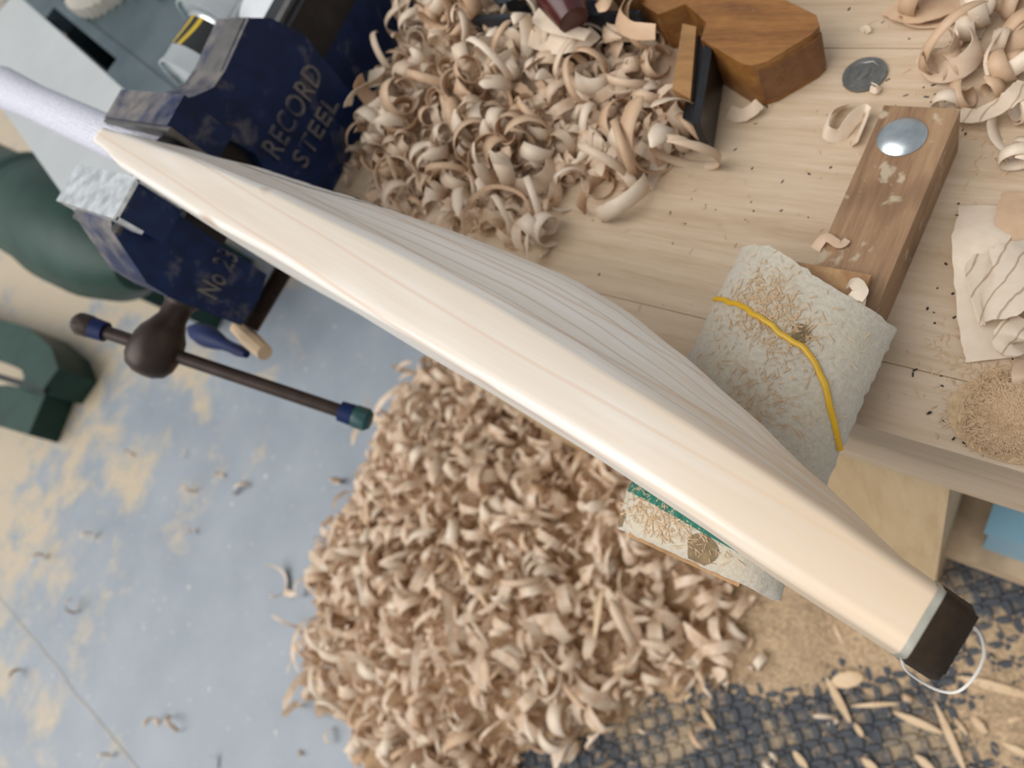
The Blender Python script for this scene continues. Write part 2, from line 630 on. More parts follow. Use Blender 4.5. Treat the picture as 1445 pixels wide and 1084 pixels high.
# ------------------------------------------------------------------ setting: floor
bm = BM()
vs = [bm.verts.new(p) for p in ((-9, -6, 0), (4, -6, 0), (4, 6, 0), (-9, 6, 0))]
bm.faces.new(vs)
floor = finish(bm, 'floor', 'floor_paint', smooth=0)
tag(floor, 'blue-grey painted workshop floor dusted with sawdust', kind='structure')
bm = BM()
pts = [(-2.6 + i * 0.07, -1.035 + 0.012 * mnoise.noise((i * 0.5, 3, 0)), 0.001) for i in range(20)]
for (a, b_) in zip(pts, pts[1:]):
    w_ = 0.0025
    q = [bm.verts.new(p) for p in ((a[0], a[1] - w_, 0.0015), (b_[0], b_[1] - w_, 0.0015), (b_[0], b_[1] + w_, 0.0015), (a[0], a[1] + w_, 0.0015))]
    bm.faces.new(q)
flat('joint_dust', (0.46, 0.43, 0.38), 0.9)
o = finish(bm, 'floor_joint', 'joint_dust', parent=floor, smooth=0)

# ------------------------------------------------------------------ rubber mat
MX0, MX1, MY0, MY1 = -0.66, 0.75, -0.80, 0.42
mat = empty('rubber_mat', (0, -0.2, 0), 'dark rubber anti-fatigue floor mat with raised tread, dusted with sawdust', 'mat')
bm = BM()
box(bm, (MX0, MY0, 0), (MX1, MY1, 0.009))
finish(bm, 'mat_base', 'mat_groove', mat, bevel=0.003)
bar_bm = BM()
lens = [(-0.5, 0.0), (-0.4, 0.34), (-0.15, 0.5), (0.15, 0.5), (0.4, 0.34), (0.5, 0.0), (0.4, -0.34), (0.15, -0.5), (-0.15, -0.5), (-0.4, -0.34)]
low = [bar_bm.verts.new((x * 0.0265, y * 0.0125, 0)) for x, y in lens]
top = [bar_bm.verts.new((x * 0.022, y * 0.0085, 0.0045)) for x, y in lens]
for i in range(10):
    bar_bm.faces.new((low[i], low[(i + 1) % 10], top[(i + 1) % 10], top[i]))
bar_bm.faces.new(top)
bar_me = bpy.data.meshes.new('tread_bar')
bar_bm.to_mesh(bar_me)
bar_bm.free()
bar_me.materials.append(MATS['mat_rubber'])
pitch = 0.0195
cells = []
nx, ny = int((MX1 - MX0) / pitch), int((MY1 - MY0) / pitch)
for i in range(nx):
    for j in range(ny):
        x, y = MX0 + (i + 0.5) * pitch, MY0 + (j + 0.5) * pitch
        cells.append((x, y, 0.25 + (math.pi / 2 if (i + j) % 2 else 0) + 0.35))


def in_view(x, y):
    v = Vector((x, y, 0)) - Vector((0, 0, CAM_Z))
    d = v.dot(fwd)
    px, py = CX + FPX * v.dot(right) / d, CY + FPX * v.dot(down) / d
    return px, py


vis, rest = [], []
for c in cells:
    px, py = in_view(c[0], c[1])
    ok = -10 < px < 1455 and -10 < py < 1094 and py > 780 and (px > 1000 or py > 960 or (py - 960) > -(px - 780) * 0.55)
    (vis if ok else rest).append(c)
vis.sort(key=lambda c: -in_view(c[0], c[1])[1])
for x, y, a in vis[:300]:
    o = bpy.data.objects.new('tread_bar', bar_me)
    COL.objects.link(o)
    o.parent = mat
    o.location = (x, y + 0.2, 0.0088)
    o.rotation_euler = (0, 0, a)
bm = BM()
for x, y, a in vis[300:] + rest:
    t_ = bar_me.copy()
    t_.transform(Matrix.Translation((x, y, 0.0088)) @ Matrix.Rotation(a, 4, 'Z'))
    bm.from_mesh(t_)
    bpy.data.meshes.remove(t_)
o = finish(bm, 'tread_pattern', 'mat_rubber', mat, smooth=0)
tag(o, kind='stuff')

# ------------------------------------------------------------------ workbench
bench = empty('workbench', (0.0, 0.4, 0), 'pale pine workbench with planked top, front apron and square legs', 'workbench')
TH = 0.032


def plank(name, x0, x1, y0, y1, z0, z1, m, bev=0.002):
    bm = BM()
    box(bm, (x0, y0, z0), (x1, y1, z1))
    return finish(bm, name, m, bench, bevel=bev, loc=((x0 + x1) / 2, (y0 + y1) / 2, z0))


plank('plank', -0.70, 0.80, 0.113, 0.1522, BENCH - TH, BENCH - 0.0008, 'bench_pine', 0.001)
ys = [0.1525, 0.3645, 0.3652, 0.535, 0.5358, 0.72, 0.7208, 0.90]
for a, b_ in ((0, 1), (2, 3), (4, 5), (6, 7)):
    plank('plank', -0.70, 0.80, ys[a], ys[b_], BENCH - TH, BENCH, 'bench_pine', 0.0004)
plank('apron', -0.67, 0.80, 0.1165, 0.150, 0.795, BENCH - TH + 0.001, 'apron_pine', 0.002)
plank('apron', -0.67, 0.80, 0.86, 0.89, 0.795, BENCH - TH + 0.001, 'apron_pine', 0.002)
for x0, x1 in ((-0.67, -0.57), (-0.125, -0.02)):
    for y0 in (0.121, 0.80):
        plank('leg', x0, x1, y0, y0 + 0.07, 0.0, BENCH - TH + 0.001, 'leg_pine', 0.003)
plank('shelf', -0.05, 0.80, 0.178, 0.82, 0.275, 0.30, 'shelf_wood', 0.002)
plank('shelf_rail', -0.02, 0.80, 0.150, 0.178, 0.255, 0.30, 'shelf_wood', 0.002)
for x0 in (0.70,):
    for y0 in (0.151, 0.80):
        plank('leg', x0, x0 + 0.08, y0, y0 + 0.07, 0.0, BENCH - TH + 0.001, 'leg_pine', 0.003)

# things on the shelf
bm = BM()
box(bm, (0.014, 0.170, 0.30), (0.16, 0.33, 0.42))
bx_ = empty('storage_box', (0.09, 0.25, 0.30), 'pale blue plastic storage box standing on the shelf under the bench', 'box')
finish(bm, 'body', 'box_blue', bx_, bevel=0.006)
bm = BM()
box(bm, (0.009, 0.165, 0.42), (0.165, 0.335, 0.435))
finish(bm, 'lid', 'box_blue', bx_, bevel=0.005)
cs = empty('tool_case', (-0.03, 0.34, 0.30), 'yellow and black tool case on the shelf behind the blue box', 'case')
bm = BM()
box(bm, (-0.045, 0.262, 0.30), (0.004, 0.42, 0.36))
finish(bm, 'body', 'yellow_case', cs, bevel=0.006)
bm = BM()
box(bm, (-0.047, 0.26, 0.36), (0.006, 0.422, 0.378))
finish(bm, 'lid', 'dark_case', cs, bevel=0.004)

# ------------------------------------------------------------------ the bat
S = Vector((-0.5837, 0.1077, CAM_Z - 0.218))
A = Vector((0.9851, -0.1563, -0.0712)).normalized()
T = Vector((0.1567, 0.9876, 0.0)).normalized()
Wd = T.cross(A).normalized()
if Wd.z > 0:
    Wd = -Wd
# local bat axes: x along the blade, y through the thickness, z across the width (up)
BAT = Matrix(((A.x, T.x, -Wd.x, S.x), (A.y, T.y, -Wd.y, S.y), (A.z, T.z, -Wd.z, S.z), (0, 0, 0, 1)))
tb = [(-0.08, 0.006), (-0.006, 0.006), (0.02, 0.0098), (0.054, 0.0125), (0.118, 0.0186), (0.17, 0.0215), (0.207, 0.0242), (0.324, 0.0268),
      (0.376, 0.0268), (0.421, 0.0248), (0.461, 0.0225), (0.49, 0.021), (0.52, 0.0188), (0.547, 0.0162), (0.5755, 0.0125), (0.60, 0.0100)]
tf = [(-0.08, -0.007), (0.0, -0.0072), (0.031, -0.0122), (0.094, -0.0128), (0.153, -0.0126), (0.235, -0.0098), (0.30, -0.0095),
      (0.36, -0.0082), (0.44, -0.0079), (0.50, -0.0095), (0.545, -0.0118), (0.60, -0.0125)]
sp = [(-0.08, 0.018), (-0.017, 0.026), (0.04, 0.0335), (0.121, 0.0448), (0.177, 0.0500), (0.209, 0.0543), (0.254, 0.0584), (0.304, 0.0627), (0.347, 0.0652),
      (0.382, 0.0665), (0.415, 0.0638), (0.454, 0.0555), (0.495, 0.0446), (0.533, 0.0326), (0.579, 0.0188), (0.60, 0.0165)]
LT, RT, HW = 0.6005, 0.0125, 0.054


def half_width(s):
    if s > LT - RT:
        k = min(1.0, (s - (LT - RT)) / RT)
        return HW - RT + RT * math.sqrt(max(0, 1 - k * k))
    if s < 0.0:
        k = max(0.0, min(1.0, (s + 0.055) / 0.052))
        return 0.020 + (HW - 0.020) * math.sin(k * math.pi / 2) ** 0.75
    return HW


def back_t(s, c):
    """surface of the back at distance c (0 centre .. 1 edge) from the spine"""
    e, p = interp(tb, s), interp(sp, s)
    q = 1 - abs(c)
    k = 0.62 * q + 0.38 * (q * q * (3 - 2 * q))
    k *= 1.0
    if q > 0.86:                       # rounded top of the spine
        k -= (q - 0.86) ** 2 * 2.0
    return e + (p - e) * k


def section(s, grow=0.0):
    hw, e, f = half_width(s), interp(tb, s), interp(tf, s)
    ru, rl = min(0.0035, (e - f) * 0.22), min(0.0062, (e - f) * 0.34)
    pts = []
    cz = -HW
    nb = 9
    # back, from the lower edge over the spine to the upper edge
    for i in range(-nb, nb + 1):
        c = i / nb * 0.94
        pts.append((back_t(s, c), cz + c * hw))
    # upper edge: rounded towards the back, flat, rounded to the face
    for k in range(1, 5):
        a = k / 4 * math.pi / 2
        pts.append((e - ru + ru * math.cos(a), cz + hw - ru + ru * math.sin(a)))
    for k in range(0, 6):
        a = k / 5 * math.pi / 2
        pts.append((f + rl - rl * math.sin(a), cz + hw - rl + rl * math.cos(a)))
    for i in range(1, 8):
        c = 1 - 2 * i / 8
        z = c * (hw - rl)
        pts.append((f - 0.0012 * (1 - c * c), cz + z))
    for k in range(0, 6):
        a = k / 5 * math.pi / 2
        pts.append((f + rl - rl * math.cos(a), cz - hw + rl - rl * math.sin(a)))
    for k in range(0, 4):
        a = k / 4 * math.pi / 2
        pts.append((e - ru + ru * math.sin(a), cz - hw + ru - ru * math.cos(a)))
    if grow:
        my = (e + f) / 2
        pts = [(my + (y - my) * (1 + grow * 60), cz + (z - cz) * (1 + grow * 18)) for y, z in pts]
    return pts


def loft(bm, stations, grow=0.0, cap0=True, cap1=True):
    rings = [[bm.verts.new((s, y, z)) for y, z in section(s, grow)] for s in stations]
    n = len(rings[0])
    for P, Q in zip(rings, rings[1:]):
        for k in range(n):
            bm.faces.new((P[k], P[(k + 1) % n], Q[(k + 1) % n], Q[k]))
    if cap0:
        bm.faces.new(rings[0][::-1])
    if cap1:
        bm.faces.new(rings[-1])


bat = bpy.data.objects.new('cricket_bat', None)
COL.objects.link(bat)
bat.matrix_world = BAT
tag(bat, 'pale willow cricket bat with white handle grip, clamped edge up in the vice', 'cricket bat')


def bat_part(bm, name, m, smooth=50, parent=None):
    o = finish(bm, name, m, None, smooth)
    o.parent = parent or bat
    return o


bm = BM()
TG = 0.5875
st = [-0.055, -0.048, -0.04, -0.03, -0.02, -0.012, -0.006, 0.0, 0.006, 0.014, 0.022, 0.032]
st += [0.045 + i * (TG - 0.045) / 46 for i in range(47)]
loft(bm, st)
blade = bat_part(bm, 'blade', 'willow')
bm = BM()
loft(bm, [TG - 0.0002, TG + 0.0006, TG + 0.0014, TG + 0.0022], 0.0004)
bat_part(bm, 'toe_seal', 'toe_glue')
bm = BM()
ts = [TG + 0.0022 + (LT - TG - 0.0022) * math.sin(i / 12 * math.pi / 2) for i in range(13)]
loft(bm, ts, 0.0006)
tg = bat_part(bm, 'toe_guard', 'toe_rubber')
tag(tg, 'dark brown ribbed rubber toe guard')
# fine ribs on the toe guard
bm = BM()
for i in range(30):
    z = -0.006 - i * 0.0034
    y0, y1 = interp(tf, 0.6) + 0.002, interp(tb, 0.6) + 0.001
    s0 = LT - 0.0006
    if z > -0.014:
        continue
    box(bm, (s0, y0, z - 0.0006), (s0 + 0.0012, y1, z + 0.0006))
bat_part(bm, 'toe_ribs', 'toe_rubber', parent=tg)

# handle with its knitted white grip


def hy(s):
    return 0.0115 + 0.050 * s


def handle_ring(s, r, seg=28, ry=1.0):
    return [Vector((s, hy(s) + r * ry * math.cos(2 * math.pi * k / seg), -HW + r * math.sin(2 * math.pi * k / seg))) for k in range(seg)]


def skin(bm, rings, uvscale=None):
    R_ = [[bm.verts.new(p) for p in r] for r in rings]
    n = len(R_[0])
    uv = bm.loops.layers.uv.new('uv')
    for i, (P, Q) in enumerate(zip(R_, R_[1:])):
        for k in range(n):
            f = bm.faces.new((P[k], P[(k + 1) % n], Q[(k + 1) % n], Q[k]))
            s0, s1 = rings[i][0].x, rings[i + 1][0].x
            for lp, (u, v) in zip(f.loops, ((s0, k), (s0, k + 1), (s1, k + 1), (s1, k))):
                lp[uv].uv = (u * 330 + 200, v / n * 38)
    bm.faces.new(R_[0][::-1])
    bm.faces.new(R_[-1])


bm = BM()
hs = [-0.36 + i * 0.012 for i in range(31)]
skin(bm, [handle_ring(s, 0.0185 + 0.004 * max(0, (-s - 0.27) / 0.09) + 0.0015 * max(0, (s + 0.05) / 0.05), ry=1.0 + 0.25 * max(0, (s + 0.08) / 0.08)) for s in hs])
gr = bat_part(bm, 'grip', 'grip_white')
tag(gr, 'white knitted rubber handle grip')
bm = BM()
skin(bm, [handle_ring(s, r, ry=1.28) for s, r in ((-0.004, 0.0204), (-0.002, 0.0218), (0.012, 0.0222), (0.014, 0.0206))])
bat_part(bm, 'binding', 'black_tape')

# branding on the back of the blade: a thin curved rule and the feet of black letters


def back_pt(s, c, off):
    return Vector((s, back_t(s, c) + off, -HW + c * half_width(s)))


def back_ribbon(bm, path, width):
    prev = None
    for i, (s, c) in enumerate(path):
        s2, c2 = path[min(i + 1, len(path) - 1)]
        s1, c1 = path[max(i - 1, 0)]
        d = Vector((s2 - s1, (c2 - c1) * HW))
        if d.length < 1e-9:
            d = Vector((1, 0))
        d.normalize()
        nx_, nz_ = -d.y * width / 2, d.x * width / 2 / HW
        p = [bm.verts.new(back_pt(s + nx_, c + nz_, 0.0004)), bm.verts.new(back_pt(s - nx_, c - nz_, 0.0004))]
        if prev:
            bm.faces.new((prev[0], prev[1], p[1], p[0]))
        prev = p


bm = BM()
back_ribbon(bm, [(0.11 + i * 0.0072, 0.42 - 0.10 * math.sin(i / 20 * math.pi / 2) - 0.38 * max(0, (i - 12) / 8) ** 2) for i in range(21)], 0.0012)
bat_part(bm, 'brand_rule', 'brand_grey', parent=blade)
for i, s in enumerate((0.135, 0.158, 0.181, 0.203, 0.226)):
    bm = BM()
    back_ribbon(bm, [(s + 0.011 * math.cos(a), 0.16 - 0.10 * math.sin(a)) for a in [math.pi * (0.98 - k / 9 * 0.9) for k in range(10)]], 0.0028)
    bat_part(bm, 'brand_letter', 'brand_black', parent=blade)

# ------------------------------------------------------------------ bench vice
Z = lambda h: CAM_Z - h
vice = empty('bench_vice', (-0.625, 0.22, BENCH), 'blue cast iron bench vice with worn jaws, gripping the bat handle', 'vice')
bm = BM()
box(bm, (-0.668, 0.138, Z(0.290)), (-0.562, 0.166, Z(0.243)))
finish(bm, 'fixed_jaw', 'vice_blue', vice, bevel=0.002)
bm = BM()
box(bm, (-0.670, 0.1345, Z(0.278)), (-0.560, 0.1385, Z(0.2445)))
finish(bm, 'jaw_plate', 'worn_iron', vice, bevel=0.001)
body_poly = [(0.164, Z(0.250)), (0.178, Z(0.262)), (0.195, Z(0.272)), (0.213, Z(0.2735)), (0.262, Z(0.2695)), (0.276, Z(0.285)), (0.288, Z(0.318)),
             (0.283, Z(0.37)), (0.280, Z(0.419)), (0.165, Z(0.419)), (0.160, Z(0.36)), (0.172, Z(0.33)), (0.166, Z(0.29))]
bm = BM()
prism(bm, body_poly, -0.640, -0.590)
body = finish(bm, 'fixed_body', 'vice_blue', vice, bevel=0.006)
bm = BM()
prism(bm, [(0.209, Z(0.2735)), (0.215, Z(0.2725)), (0.260, Z(0.2685)), (0.265, Z(0.272)), (0.262, Z(0.275)), (0.212, Z(0.279))], -0.624, -0.595)
finish(bm, 'anvil_flat', 'worn_iron', vice, bevel=0.0015)
bm = BM()
box(bm, (-0.690, 0.150, BENCH), (-0.606, 0.44, Z(0.352)))
finish(bm, 'base', 'vice_blue', vice, bevel=0.006)
bm = BM()
box(bm, (-0.652, 0.05, Z(0.352)), (-0.602, 0.52, Z(0.309)))
finish(bm, 'slide_bar', 'black_iron', vice, bevel=0.002)
bm = BM()
box(bm, (-0.622, 0.27, Z(0.3085)), (-0.613, 0.52, Z(0.304)))
finish(bm, 'slide_rib', 'worn_iron', vice, bevel=0.001)
# sliding jaw
mv_poly = [(0.089, Z(0.256)), (0.060, Z(0.250)), (0.050, Z(0.256)), (0.0255, Z(0.300)), (0.0235, Z(0.325)), (0.030, Z(0.396)), (0.060, Z(0.400)), (0.084, Z(0.395)),
           (0.086, Z(0.33)), (0.089, Z(0.29))]
bm = BM()
prism(bm, mv_poly, -0.652, -0.586)
finish(bm, 'sliding_jaw', 'vice_blue', vice, bevel=0.005)
bm = BM()
box(bm, (-0.667, 0.060, Z(0.288)), (-0.570, 0.0895, Z(0.248)))
finish(bm, 'jaw_block', 'vice_blue', vice, bevel=0.002)
bm = BM()
box(bm, (-0.671, 0.0565, Z(0.2475)), (-0.566, 0.0925, Z(0.2440)))
box(bm, (-0.671, 0.0565, Z(0.268)), (-0.566, 0.0595, Z(0.2460)))
box(bm, (-0.671, 0.0900, Z(0.285)), (-0.566, 0.0925, Z(0.2460)))
cover = finish(bm, 'jaw_cover', 'steel', vice, bevel=0.0008)
tag(cover, 'bent aluminium soft jaw cover')
for x in (-0.655, -0.588):
    bm = BM()
    lathe(bm, (x, 0.0565, Z(0.259)), (0, -1, 0), [(0, 0.0045), (0.006, 0.0045), (0.0075, 0.003)], 6)
    finish(bm, 'bolt', 'worn_iron', vice)
# screw, boss and tommy bar
C = Vector((-0.615, -0.022, Z(0.350)))
bm = BM()
lathe(bm, (-0.615, 0.045, C.z), (0, -1, 0), [(0, 0.017), (0.018, 0.017), (0.024, 0.0125), (0.036, 0.0125), (0.046, 0.017), (0.052, 0.0205), (0.060, 0.0225),
                                             (0.070, 0.0232), (0.080, 0.0218), (0.088, 0.0175), (0.0925, 0.009), (0.0935, 0.0)], 28)
finish(bm, 'screw_boss', 'rust_brown', vice)
E2 = spot(498, 586, Z(0.452))
ax = (E2 - C).normalized()
E1 = C - ax * 0.060
bm = BM()
lathe(bm, E1, ax, [(0, 0.0062), ((E2 - E1).length, 0.0062)], 16)
tb_ = finish(bm, 'tommy_bar', 'rust_brown', vice)
for P0, dr, mm in ((E1, -1, 'rust_brown'), (E2, 1, 'knob_green')):
    bm = BM()
    lathe(bm, P0, ax * dr, [(0, 0.0095), (0.003, 0.0105), (0.013, 0.0105), (0.017, 0.0075), (0.0175, 0)], 10)
    finish(bm, 'end_knob', mm, vice)
    bm = BM()
    lathe(bm, P0 - ax * dr * 0.012, ax * dr, [(0, 0.0092), (0.012, 0.0098)], 16)
    finish(bm, 'collar', 'knob_blue', vice)
# raised lettering cast into the sides


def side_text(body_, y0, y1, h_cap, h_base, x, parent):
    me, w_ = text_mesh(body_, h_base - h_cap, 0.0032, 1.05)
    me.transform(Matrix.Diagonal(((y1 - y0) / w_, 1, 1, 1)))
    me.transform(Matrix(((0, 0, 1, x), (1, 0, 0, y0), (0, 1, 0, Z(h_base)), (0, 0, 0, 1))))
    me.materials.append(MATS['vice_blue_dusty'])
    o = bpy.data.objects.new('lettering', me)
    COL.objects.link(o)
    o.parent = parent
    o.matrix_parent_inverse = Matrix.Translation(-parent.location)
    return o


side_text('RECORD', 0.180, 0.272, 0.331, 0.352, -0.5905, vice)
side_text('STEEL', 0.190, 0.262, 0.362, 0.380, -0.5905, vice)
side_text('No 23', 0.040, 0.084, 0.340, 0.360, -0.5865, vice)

# holding clamp under the sliding jaw
cl = empty('clamp', (-0.56, 0.06, Z(0.43)), 'threaded clamp screw with blue oval thumb lever under the vice', 'clamp')
bm = BM()
p0, p1 = spot(412, 362, Z(0.418)), spot(352, 462, Z(0.418))
dirv = (p1 - p0).normalized()
L_ = (p1 - p0).length
prof = []
k = 0.0
while k < L_:
    prof += [(k, 0.0085), (k + 0.0012, 0.0097)]
    k += 0.0025
lathe(bm, p0, dirv, prof, 16)
finish(bm, 'threaded_rod', 'rust_brown', cl, smooth=20)
bm = BM()
lathe(bm, p0 - dirv * 0.02, dirv, [(0, 0.012), (0.018, 0.0165), (0.03, 0.0165), (0.033, 0.010)], 16)
finish(bm, 'frame_nut', 'vice_blue', cl)
bm = BM()
q0, q1 = spot(334, 462, Z(0.425)), spot(374, 498, Z(0.425))
tube(bm, [q0, q0.lerp(q1, 0.5), q1], [0.007, 0.0095, 0.008], 10)
finish(bm, 'wooden_pad', 'splinter_wood', cl)
bm = BM()
q0, q1 = spot(268, 464, Z(0.425)), spot(348, 500, Z(0.425))
qs = [q0.lerp(q1, k / 8) for k in range(9)]
tube(bm, qs, [0.004, 0.0095, 0.0115, 0.0115, 0.0095, 0.0065, 0.0058, 0.006, 0.004], 12)
finish(bm, 'thumb_lever', 'knob_blue', cl)

# ------------------------------------------------------------------ support arm with felt pad
arm = empty('support_arm', (-0.094, 0.24, BENCH), 'stained square timber arm bolted flat onto the bench top', 'wooden arm')
bm = BM()
vs = box(bm, (-0.115, 0.020, BENCH), (-0.0755, 0.292, Z(0.382)))
for v in vs:
    if v.co.y > 0.2:
        v.co.x += 0.0055
finish(bm, 'timber', 'arm_wood', arm, bevel=0.003)
bm = BM()
bc = Vector((-0.0935, 0.2715, Z(0.3825)))
lathe(bm, bc, (0, 0, 1), [(0, 0.0128), (0.0012, 0.0128), (0.0026, 0.0112), (0.0042, 0.0078), (0.005, 0.0035), (0.0049, 0)], 32)
bolt = finish(bm, 'coach_bolt', 'zinc', arm)
tag(bolt, 'domed zinc coach bolt head')

pad = empty('felt_pad', (-0.11, 0.09, Z(0.382)), 'grey felt-wrapped support block under the bat, held by a yellow rubber band', 'felt pad')
bm = BM()
vs = box(bm, (-0.148, 0.0022, Z(0.3818)), (-0.084, 0.182, Z(0.3760)))
for v in vs:
    if v.co.y > 0.1:
        v.co.x += 0.004
finish(bm, 'board', 'board_wood', pad, bevel=0.0015)


def pad_top(u, v):
    """u across (0 left..1 right), v along (0 front end .. 1 back end)"""
    x = -0.158 + 0.094 * u + 0.006 * (v - 0.5)
    c = (u - 0.5) * 2
    crown = 0.020 * (1 - abs(c) ** 2.6)
    h = 0.3800 - crown - 0.003 * math.sin(v * 3.0)
    if u > 0.9:
        h += (u - 0.9) * 0.06
    if v < 0.14:
        h += (0.14 - v) ** 2 * 0.45
    y = 0.004 + 0.168 * v + 0.004 * math.sin(u * 5 + 1) * v - 0.024 * (u - 0.5) * (v > 0.5) * (v - 0.5) * 2
    n_ = mnoise.noise((u * 4, v * 5, 1.3)) * 0.0016
    return Vector((x, y, Z(h) + n_))


def sheet(bm, fn, nu, nv, thick, frill=0.0):
    top, bot = [], []
    for j in range(nv + 1):
        a_, b_ = [], []
        for i in range(nu + 1):
            p = fn(i / nu, j / nv)
            if frill and (i in (0, nu) or j in (0, nv)):
                p = p + Vector((mnoise.noise((i * 0.9, j * 0.9, 5)) * frill, mnoise.noise((i * 0.9, j * 0.9, 9)) * frill, 0))
            a_.append(bm.verts.new(p))
            b_.append(bm.verts.new(p - Vector((0, 0, thick))))
        top.append(a_)
        bot.append(b_)
    for j in range(nv):
        for i in range(nu):
            bm.faces.new((top[j][i], top[j][i + 1], top[j + 1][i + 1], top[j + 1][i]))
            bm.faces.new((bot[j][i], bot[j + 1][i], bot[j + 1][i + 1], bot[j][i + 1]))
    for j in range(nv):
        bm.faces.new((top[j][0], top[j + 1][0], bot[j + 1][0], bot[j][0]))
        bm.faces.new((top[j][nu], bot[j][nu], bot[j + 1][nu], top[j + 1][nu]))
    for i in range(nu):
        bm.faces.new((top[0][i], bot[0][i], bot[0][i + 1], top[0][i + 1]))
        bm.faces.new((top[nv][i], top[nv][i + 1], bot[nv][i + 1], bot[nv][i]))


bm = BM()
sheet(bm, pad_top, 26, 40, 0.004, 0.0016)
finish(bm, 'felt_cover', 'felt', pad, smooth=60)
bm = BM()
sheet(bm, lambda u, v: pad_top(0.05 + 0.9 * u, 0.03 + 0.94 * v) - Vector((0, 0, 0.004)), 14, 16, 0.006)
finish(bm, 'felt_lining', 'felt', pad, smooth=60)
bm = BM()
ups = [(u / 40, 0.805 - 0.07 * u / 40 - 0.24 * max(0, (u / 40 - 0.68) / 0.32) ** 1.6 + 0.0025 * math.sin(u * 0.8) + 0.002 * math.sin(u * 1.7 + 1)) for u in range(41)]
tube(bm, [pad_top(u, v) + Vector((0, 0, 0.0012)) for u, v in ups], 0.0016, 8, flat_=0.8)
finish(bm, 'rubber_band', 'rubber_band', pad)
bm = BM()
sheet(bm, lambda u, v: pad_top(0.005 + 0.9 * u, 0.125 - 0.05 * u + 0.10 * v) + Vector((0, 0, 0.0011)), 14, 4, 0.001)
finish(bm, 'green_strip', 'felt_green', pad, smooth=60)

flat('glue_stain', (0.20, 0.135, 0.065), 0.7, 0, 0.3, 200)
for u0, v0, ru_, rv_ in ((0.60, 0.045, 0.085, 0.050), (0.62, 0.80, 0.055, 0.040), (0.03, 0.035, 0.035, 0.03), (0.33, 0.135, 0.05, 0.03)):
    bm = BM()
    c0 = bm.verts.new(pad_top(u0, v0) + Vector((0, 0, 0.0007)))
    rim = []
    for k in range(22):
        a = 2 * math.pi * k / 22
        rr = 1 + 0.25 * mnoise.noise((math.cos(a) * 2, math.sin(a) * 2, u0 * 9))
        rim.append(bm.verts.new(pad_top(min(0.995, max(0.005, u0 + ru_ * rr * math.cos(a))), max(0.004, v0 + rv_ * rr * math.sin(a))) + Vector((0, 0, 0.0005))))
    for k in range(22):
        bm.faces.new((c0, rim[k], rim[(k + 1) % 22]))
    finish(bm, 'glue_stain', 'glue_stain', pad, 60)

# ------------------------------------------------------------------ fifty pence style coin
coin = empty('coin', spot(1220, 107, BENCH), 'worn seven-sided grey coin lying on the bench top', 'coin')
bm = BM()
cp = coin.location
r_ = 0.0137
poly = []
for k in range(7):
    a0 = 2 * math.pi * k / 7 + 0.2
    a1 = 2 * math.pi * (k + 1) / 7 + 0.2
    for q in range(3):
        a = a0 + (a1 - a0) * q / 3
        poly.append((cp.x + r_ * math.cos(a) * (1 - 0.012 * (q > 0)), cp.y + r_ * math.sin(a) * (1 - 0.012 * (q > 0))))
prism(bm, poly, BENCH, BENCH + 0.0018, 'z')
finish(bm, 'disc', 'coin_nickel', coin, bevel=0.0004)
bm = BM()
lathe(bm, (cp.x, cp.y, BENCH + 0.0017), (0, 0, 1), [(0, 0.0115), (0.0004, 0.0112), (0.0004, 0.0104), (0.0001, 0.010)], 7)
finish(bm, 'rim', 'coin_nickel', coin)
bm = BM()
tube(bm, [(cp.x - 0.003, cp.y - 0.005, BENCH + 0.0017), (cp.x + 0.000, cp.y + 0.001, BENCH + 0.0022), (cp.x + 0.002, cp.y + 0.006, BENCH + 0.0018)], [0.002, 0.0032, 0.0016], 8, flat_=0.4)
finish(bm, 'relief', 'coin_nickel', coin)

# ------------------------------------------------------------------ wooden hand plane lying on its side
pu = Vector((-0.887, 0.462, 0)).normalized()
pv = Vector((0.462, 0.887, 0)).normalized()
PT = 0.040
PO = Vector((-0.197, 0.313, BENCH))
PM = Matrix(((pu.x, pv.x, 0, PO.x), (pu.y, pv.y, 0, PO.y), (0, 0, 1, BENCH), (0, 0, 0, 1)))
pl = empty('wooden_plane', (-0.24, 0.36, BENCH), 'worn brown beech hand plane lying on its side with wedge and iron', 'hand plane')


def plane_part(build, name, m, bevel, smooth=35):
    bm = BM()
    build(bm)
    xform(bm.verts, PM)
    return finish(bm, name, m, pl, smooth, bevel)


plane_part(lambda b: prism(b, [(0.010, 0.0), (0.002, 0.002), (-0.004, 0.010), (-0.013, 0.038), (-0.012, 0.045), (-0.004, 0.050), (0.19, 0.050), (0.19, 0.0), (0.100, 0.0),
                               (0.088, 0.016), (0.060, 0.012), (0.052, 0.0)], 0.0, PT, 'z'), 'stock', 'plane_beech', 0.005)
plane_part(lambda b: prism(b, [(0.000, 0.0035), (-0.0052, 0.010), (-0.0142, 0.038), (-0.0130, 0.0450), (-0.008, 0.044), (-0.009, 0.038), (0.000, 0.011)], 0.005, PT - 0.0055, 'z'),
           'end_grain', 'plane_endgrain', 0.002)
plane_part(lambda b: prism(b, [(-0.001, -0.046), (0.004, -0.049), (0.058, 0.010), (0.052, 0.012)], 0.003, PT - 0.003, 'z'), 'iron', 'black_iron', 0.0006)
plane_part(lambda b: prism(b, [(0.006, -0.045), (0.020, -0.047), (0.066, 0.006), (0.060, 0.010)], 0.006, PT - 0.010, 'z'), 'chip_breaker', 'black_iron', 0.0006)
plane_part(lambda b: prism(b, [(0.022, -0.036), (0.041, -0.037), (0.080, 0.005), (0.068, 0.008)], 0.005, PT - 0.004, 'z'), 'wedge', 'wedge_beech', 0.0015)

